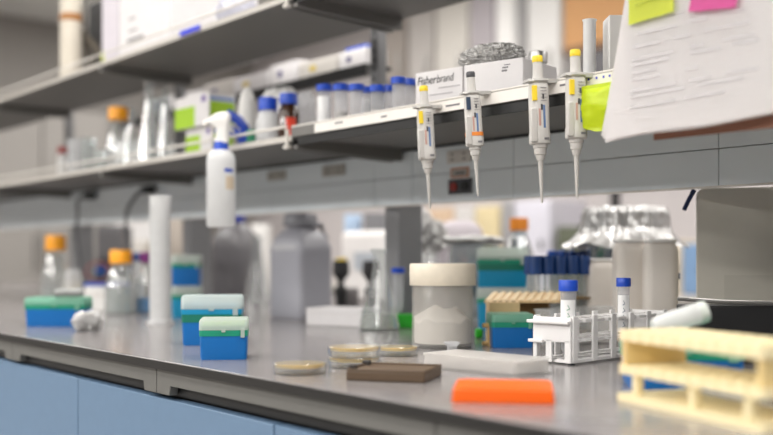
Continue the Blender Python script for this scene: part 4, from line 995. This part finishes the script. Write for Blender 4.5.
t = jar('sample_cup', 'small clear cup with yellow content behind the grey tube', 73, p.y, BZ, 9/s, 40/s, 7/s, PPT, None, shoulder=.7, liquid=mat('yellow content', (214, 190, 90), .5), lq=.5, cat='cup')
p = onb(88, 312)
t = thing('polystyrene_box', 'white foam box with blue edge behind the orange capped bottle', 'box', at(84, p.y, BZ), 40)
s = sc_at(88, p.y)
bm = B(); box(bm, 0, 34/s, 0, .1, 0, 26/s); obj('box_body', bm, W, t, bev=.003)
bm = B(); box(bm, -.002, 35/s, -.002, .102, 26/s, 29/s); o = obj('blue_lid', bm, mat('lid blue', (50, 80, 170), .5), t); o['label'] = 'blue edged lid'
bm = B(); box(bm, -.001, 34/s, -.002, 0, 16/s, 17.5/s); obj('seam', bm, OFF, t)
pl = onb(54, 327)
t = thing('pouch', 'grey bent plastic pouch lying on the far left tip box', 'pouch', at(70, pl.y+.03, BZ+.0725), 52)
bm = B(); tube(bm, [(-.035, 0, .011), (-.01, .0, .013), (.015, .0, .012), (.032, .0, .014)], .0105, 10); obj('pouch_body', bm, mat('pouch grey', (140, 142, 140), .5), t)
p = onb(88, 331)
t = thing('foil_lump', 'crumpled ball of aluminium foil before the far left tip box', 'foil', p, FACE)
obj('crumpled_foil', foil_bm(.066, .05, .048, 41, .3, 5), FOIL, t, smooth=False)
# cables
for q, (xp, yp, xb, D, l) in enumerate(((93, 196, 77, 1.5, 'left black plugged in cable drooping from the service panel'), (152, 190, 127, 1.5, 'black plugged in cable left of the tall cylinder'))):
    a = at(xp, 1.59, zpx(xp, yp, 1.59))
    t = thing('power_cable', l, 'cable', a)
    def cp(x, y, D): return at(x, D, zpx(x, y, D))-a
    pts = [cp(xp-2, yp, 1.575), cp(xp-9, yp+.5, 1.56), cp(xp-15, yp+5, 1.555), cp(xb+ (1 if q == 0 else 1), yp+19, 1.55), cp(xb-1, yp+34, 1.55), cp(xb+1, yp+52, 1.55), cp(xb+4, yp+72, 1.55), cp(xb+5, 288, 1.55)]
    fin = []
    P = [Vector(v) for v in pts]
    for i in range(len(P)-1):
        p0 = P[max(i-1, 0)]; p1 = P[i]; p2 = P[i+1]; p3 = P[min(i+2, len(P)-1)]
        for k in range(5):
            u = k/5; fin.append(.5*((2*p1)+(-p0+p2)*u+(2*p0-5*p1+4*p2-p3)*u*u+(-p0+3*p1-3*p2+p3)*u**3))
    fin.append(P[-1])
    last = fin[-1]; fin.append(Vector((last.x, last.y, BZ-a.z+.006)))
    bm = B(); tube(bm, fin, .0065, 8); obj('cord', bm, mat('cable grey', (72, 74, 78), .5), t)
    bm = B(); box(bm, -.03, .022, -.03, .006, -.013, .013); obj('plug', bm, BLACK, t, bev=.004)
t = thing('wire_bundle', 'coil of reddish wire behind the white foam box', 'wire', at(97, 1.62, BZ), FACE)
bm = B(); tube(bm, [(.05*math.cos(a), .02*math.sin(a*.5), .115+.035*math.sin(a)) for a in [i*.35 for i in range(20)]], .005, 6); obj('wire_loop', bm, mat('dull red wire', (150, 84, 84), .5), t)
bm = B(); box(bm, -.02, .06, .03, .08, 0, .10); obj('terminal_block', bm, mat('dark green block', (20, 70, 56), .5), t, bev=.004)
bm = B(); solid(bm, .02, .10, .135, .0, .05, 16); obj('knob', bm, mat('mid blue cap', (0, 0, 0)), t)
# ---- far half of the bench
t = thing('benchtop_shaker', 'dark grey boxy shaker on the far half of the bench at left', 'shaker', at(96, 2.0, BZ), 50)
s = sc_at(100, 2.0)
bm = B(); box(bm, 0, 26/s, 0, .2, 0, zpx(105, 225, 2.0)-BZ); obj('housing', bm, mat('shaker grey', (96, 94, 96), .5), t, bev=.008)
bm = B(); box(bm, 4/s, 20/s, -.006, 0, .1, .16); obj('control_panel', bm, BLACK, t)
t = thing('equipment_cover', 'tan hooded cover on the far half of the bench behind the tall cylinder', 'cover', at(175, 2.3, BZ), 50)
hh = zpx(170, 217, 2.3)-BZ
bm = B(); loft(bm, [(rrect(.34*k, .26*k, .05*k), hh*z, ox, 0) for k, z, ox in ((1, 0, 0), (.98, .3, 0), (.85, .6, .02), (.7, .85, .04), (.5, 1, .05))]); obj('cover_skin', bm, mat('tan grey cover', (160, 150, 140), .6), t)
bm = B(); box(bm, -.1, .1, -.14, -.125, 0, .05); obj('hem_band', bm, mat('brown hem', (96, 84, 74), .6), t)
p = at(229, 2.25)
s = sc_at(229, 2.25)
t = thing('carboy', 'large dark grey carboy with blue cap behind the grey jug', 'carboy', at(236, 2.2, BZ))
hh = zpx(236, 213, 2.2)-BZ; r = 25/sc_at(228, 2.2)
DK = mat('dark smoky plastic', (92, 90, 93), .35, var=.08)
bm = B(); lathe(bm, [(0, 0), (r*.95, 0), (r, .01), (r, hh*.58), (r*.92, hh*.7), (r*.6, hh*.82), (r*.3, hh*.88), (r*.28, hh*.93), (0, hh*.93)], seg=40); obj('carboy_body', bm, DK, t)
bm = B(); lathe(bm, [(0, hh*.9), (r*.34, hh*.9), (r*.34, hh*.99), (r*.3, hh), (0, hh)], seg=28); obj('screw_cap', bm, mat('cap deep blue', (20, 44, 150), .4), t)
s = sc_at(257, 2.0)
flask('tall glass flask between the dark carboy and the grey jug', 257, 2.0, BZ, 14/s, zpx(257, 236, 2.0)-BZ)
t = thing('white_instrument', 'big white benchtop instrument seen blurred beyond the dark flask and jug', 'instrument', at(388, 2.62, BZ), 0)
a = at(322, 2.62).x-at(388, 2.62).x
t.location.y = 2.3
hh = zpx(360, 232, 2.45)-BZ
t.location = at(392, 2.33, BZ); a = at(340, 2.33).x-at(392, 2.33).x
bm = B(); box(bm, a, 0, 0, .34, 0, hh); obj('housing', bm, mat('instrument white', (240, 236, 234), .5), t, bev=.02)
bm = B(); box(bm, a*.7, a*.3, -.004, 0, hh*.45, hh*.7); obj('display', bm, mat('display pale', (190, 196, 204), .3), t)
def farthing(name, label, cat, x0, x1, y0, D, m, rz=48, dep=.12, part=None, pm=None):
    a = at((x0+x1)/2, D, BZ); sca = sc_at((x0+x1)/2, D); wd = (x1-x0)/sca; h = zpx((x0+x1)/2, y0, D)-BZ
    t = thing(name, label, cat, a, rz)
    bm = B(); loft(bm, [([(x, y+dep/2) for x, y in rrect(wd*k, dep*k, .012)], h*z, 0, 0) for k, z in ((.97, 0), (1, .03), (1, .96), (.96, 1))]); obj('body', bm, m, t)
    bm = B(); box(bm, -wd*.34, wd*.34, -.004, 0, h*.55, h*.9); obj('front_panel', bm, pm or m, t, bev=.002)
    bm = B(); box(bm, -wd*.1, wd*.1, -.012, -.004, h*.3, h*.36); obj('handle', bm, DGREY, t)
    return t
farthing('reagent_box', 'pale blue box beyond the jug in the opening under the panel', 'box', 344, 361, 214, 2.62, mat('pale blue box', (176, 198, 224), .5))
farthing('gel_imager', 'dark grey box in the opening just left of the dark post', 'box', 364, 386, 213, 2.64, mat('grey box', (120, 120, 124), .5))
farthing('white_canister', 'white canister in the opening between the carboy and the jug', 'canister', 250, 268, 224, 2.6, W)
farthing('heat_block', 'mid grey heat block behind the flask and white carton', 'heat block', 338, 358, 288, 2.05, mat('heat block grey', (120, 116, 116), .5), dep=.08)
farthing('brown_case', 'brown case behind the tall white cylinder on the far half', 'case', 172, 192, 226, 2.5, mat('brown case', (120, 104, 92), .6))
farthing('white_canister', 'white canister behind the purple capped bottle on the far half', 'canister', 128, 150, 240, 2.4, OFF)
for q, (x, l) in enumerate(((341, 'dark cup with yellow rim in the opening right of the grey jug'), (371, 'dark cup in the opening just left of the glass flask'))):
    D = 1.98; s = sc_at(x, D); zt = zpx(x, 259, D)-BZ
    t = thing('centrifuge_bucket', l, 'cup', at(x, D, BZ))
    bm = B(); lathe(bm, [(0, 0), (5/s, 0), (7/s, zt*.4), (3/s, zt*.5), (3/s, zt*.55), (9/s, zt*.72), (8/s, zt*.97), (0, zt*.97)], seg=24); obj('cup_body', bm, BLACK if q == 0 else mat('dark cup', (40, 38, 40), .5), t)
    if q == 0:
        bm = B(); lathe(bm, [(0, zt*.97), (6/s, zt*.97), (5/s, zt*1.02), (0, zt*1.02)], seg=24); o = obj('rim', bm, YEL, t); o['label'] = 'yellow rim'
# ================================================================ FAR COUNTER AND CABINETS
CY = 4.3
t = thing('far_counter', 'pale counter along the far wall beyond the bench', 'counter', (0, CY, 0))
bm = B(); box(bm, -7.9, 1.5, 0, .68, .86, .90); obj('counter_top', bm, OFF, t)
bm = B(); box(bm, -7.9, 1.5, .04, .68, 0, .86); obj('counter_base', bm, APR, t)
def farbox(name, label, cat, x0, x1, y0, m, D=CY+.08, dep=.35, doorm=None, yb=None, legs=False):
    a = at(x0, D); b = at(x1, D); zt = zpx((x0+x1)/2, y0, D)
    t = thing(name, label, cat, (a.x, D, .9), 0)
    wd = b.x-a.x; h = zt-.9
    bm = B(); box(bm, 0, wd, 0, dep, 0, h); obj('body', bm, m, t, bev=.01)
    bm = B(); box(bm, wd*.1, wd*.9, -.006, 0, h*.1, h*.9); obj('front_panel', bm, doorm or m, t, bev=.004)
    bm = B(); box(bm, wd*.78, wd*.84, -.02, -.006, h*.45, h*.55); obj('handle', bm, DGREY, t)
    return t
farbox('lab_oven', 'tan oven box on the far counter right of the dark post', 'oven', 424, 452, 208, mat('tan enamel', (204, 178, 152), .5))
farbox('storage_cabinet', 'pale grey cabinet box on the far counter behind the foil dish', 'cabinet', 454, 473, 206, mat('cabinet pale', (206, 202, 200), .5))
farbox('cream_incubator', 'cream incubator box on the far counter', 'incubator', 475, 499, 206, mat('cream enamel', (216, 200, 160), .5))
farbox('grey_freezer', 'grey freezer box between the cream incubator and the white tub', 'freezer', 501, 512, 200, mat('freezer grey', (158, 156, 158), .5))
farbox('white_tub', 'large bluish white tub on the far counter behind the orange capped bottle', 'tub', 514, 549, 200, mat('bluish white', (214, 212, 222), .4))
farbox('green_bin', 'dark green grey bin on the far counter left of the foil cover', 'bin', 556, 578, 226, mat('olive grey', (92, 96, 80), .6), dep=.2)
farbox('blue_crate', 'pale blue crate on the far counter right of the square bottles', 'crate', 682, 705, 244, mat('crate blue', (120, 150, 186), .5), dep=.2)
farbox('beige_box', 'beige box on the far counter seen right of the foil cover', 'box', 660, 681, 240, mat('beige card', (214, 200, 176), .6), dep=.2)
# tall wall cabinets above
def wallcab(label, x0, x1, m, ybot, D=4.62, m2=None):
    a = at(x0, D); b = at(x1, D); zb = zpx((x0+x1)/2, ybot, D)
    t = thing('wall_cabinet', label, 'cabinet', (a.x, D, zb), 0, 'pale wall cabinets')
    wd = b.x-a.x
    bm = B(); box(bm, .003, wd-.003, 0, .36, 0, 2.92-zb); obj('body', bm, m, t, bev=.004)
    bm = B(); box(bm, .012, wd-.012, -.02, 0, .012, 2.9-zb); obj('door', bm, m2 or m, t, bev=.004)
    bm = B(); box(bm, wd-.09, wd-.075, -.04, -.02, .06, .2); obj('handle', bm, STEEL, t)
def gm(n, c): return mat(n, c, .55, var=.03)
wallcab('warm grey wall cabinet next to the slotted post, above the shelf tubes', 380, 409, gm('cabinet warm grey', (148, 139, 132)), 84)
wallcab('mid grey wall cabinet second from the slotted post', 409.5, 437, gm('cabinet mid grey', (176, 170, 166)), 84)
wallcab('pale wall cabinet with cream edge behind the foil bundle', 437.5, 471, gm('cabinet pale warm', (204, 199, 192)), 84)
wallcab('mauve grey wall cabinet behind the foil bundle', 471.5, 496.5, gm('cabinet mauve', (172, 165, 170)), 84)
wallcab('narrow bright white wall cabinet right of the mauve one', 497, 517, gm('cabinet white', (234, 232, 230)), 84)
wallcab('grey narrow wall cabinet right of the white one', 517.5, 528, gm('cabinet cool grey', (152, 150, 150)), 84)  # plain grey, darker than its neighbours
wallcab('wide white wall cabinet left of the tan board', 528.5, 563, gm('cabinet wide white', (214, 212, 210)), 84)
a = at(564, 4.6); b = at(800, 4.6); zb = zpx(590, 47, 4.6)
t = thing('cork_board', 'tan cork board high on the wall behind the translucent cylinder', 'board', (a.x, 4.6, zb))
bm = B(); box(bm, 0, b.x-a.x, 0, .03, 0, 2.95-zb); obj('board_face', bm, mat('cork tan', (196, 148, 100), .8, var=.1, scale=60), t)
bm = B(); box(bm, 0, b.x-a.x, -.012, 0, -.02, .02); obj('bottom_frame', bm, mat('frame brown', (120, 88, 60), .6), t)
bm = B(); box(bm, 0, b.x-a.x, .03, .4, -.05, 1); obj('wall_mount', bm, WALL, t)
t = thing('dark_monitor', 'dark grey monitor under the cork board behind the translucent cylinder', 'monitor', (at(583, 4.5).x, 4.5, .9))
x1 = at(640, 4.5).x-at(583, 4.5).x; z0 = zpx(600, 100, 4.5)-.9; z1 = zpx(600, 50, 4.5)-.9
bm = B(); box(bm, 0, x1, 0, .05, z0, z1); obj('screen', bm, mat('monitor grey', (84, 82, 86), .4), t, bev=.005)
bm = B(); box(bm, x1*.45, x1*.55, .02, .06, 0, z0+.1); obj('stand', bm, BLACK, t)
bm = B(); box(bm, x1*.3, x1*.7, -.05, .15, 0, .015); obj('base', bm, BLACK, t)
# end-of-room cabinets seen behind the left part
for i, (Y0, Y1, c, z0, z1, l) in enumerate(((1.2, 2.2, (132, 128, 124), 0, 2.2, 'tall dark grey storage cabinet at the end of the room, left one'), (2.25, 3.3, (150, 146, 142), 0, 2.2, 'tall mid grey storage cabinet at the end of the room, middle one'), (3.35, 4.2, (228, 226, 226), 0, 2.0, 'bright white tall refrigerator at the end of the room'))):
    t = thing('storage_cabinet', l, 'cabinet', (-7.4, Y0, 0))
    bm = B(); box(bm, -.55, 0, 0, Y1-Y0, z0, z1); obj('body', bm, gm('end cabinet %d' % i, c), t, bev=.006)
    for k in (0, 1):
        w2 = (Y1-Y0)/2; bm = B(); box(bm, 0, .02, k*w2+.008, (k+1)*w2-.008, .08, z1-.02); d = obj('door', bm, gm('end cabinet %d' % i, c), t, bev=.004)
        bm = B(); box(bm, .02, .045, w2+(-.06 if k == 0 else .045), w2+(-.045 if k == 0 else .06), 1.0, 1.25); obj('handle', bm, STEEL, d)
# ================================================================ LIGHT AND CAMERA
w = bpy.data.worlds.new('world'); SC.world = w; w.use_nodes = True
w.node_tree.nodes['Background'].inputs[0].default_value = (1, .985, .97, 1)
w.node_tree.nodes['Background'].inputs[1].default_value = .35
cam = bpy.data.cameras.new('camera'); co = bpy.data.objects.new('camera', cam); COL.objects.link(co)
co.location = (0, 0, EYE)
fwd = Vector((-CT, ST, 0))
co.rotation_euler = fwd.to_track_quat('-Z', 'Y').to_euler()
cam.sensor_width = 36; cam.lens = F/773*36
cam.shift_y = (HOR-217.5)/773
cam.clip_start = .02
cam.dof.use_dof = True; cam.dof.focus_distance = 1.70; cam.dof.aperture_fstop = 1.7
SC.camera = co
vs = SC.view_settings; vs.view_transform = 'Standard'; vs.look = 'None'; vs.gamma = 1; vs.exposure = 0.0
vs.use_curve_mapping = False
SC.cycles.transparent_max_bounces = 24
SC.cycles.max_bounces = 8
SC.cycles.use_denoising = True
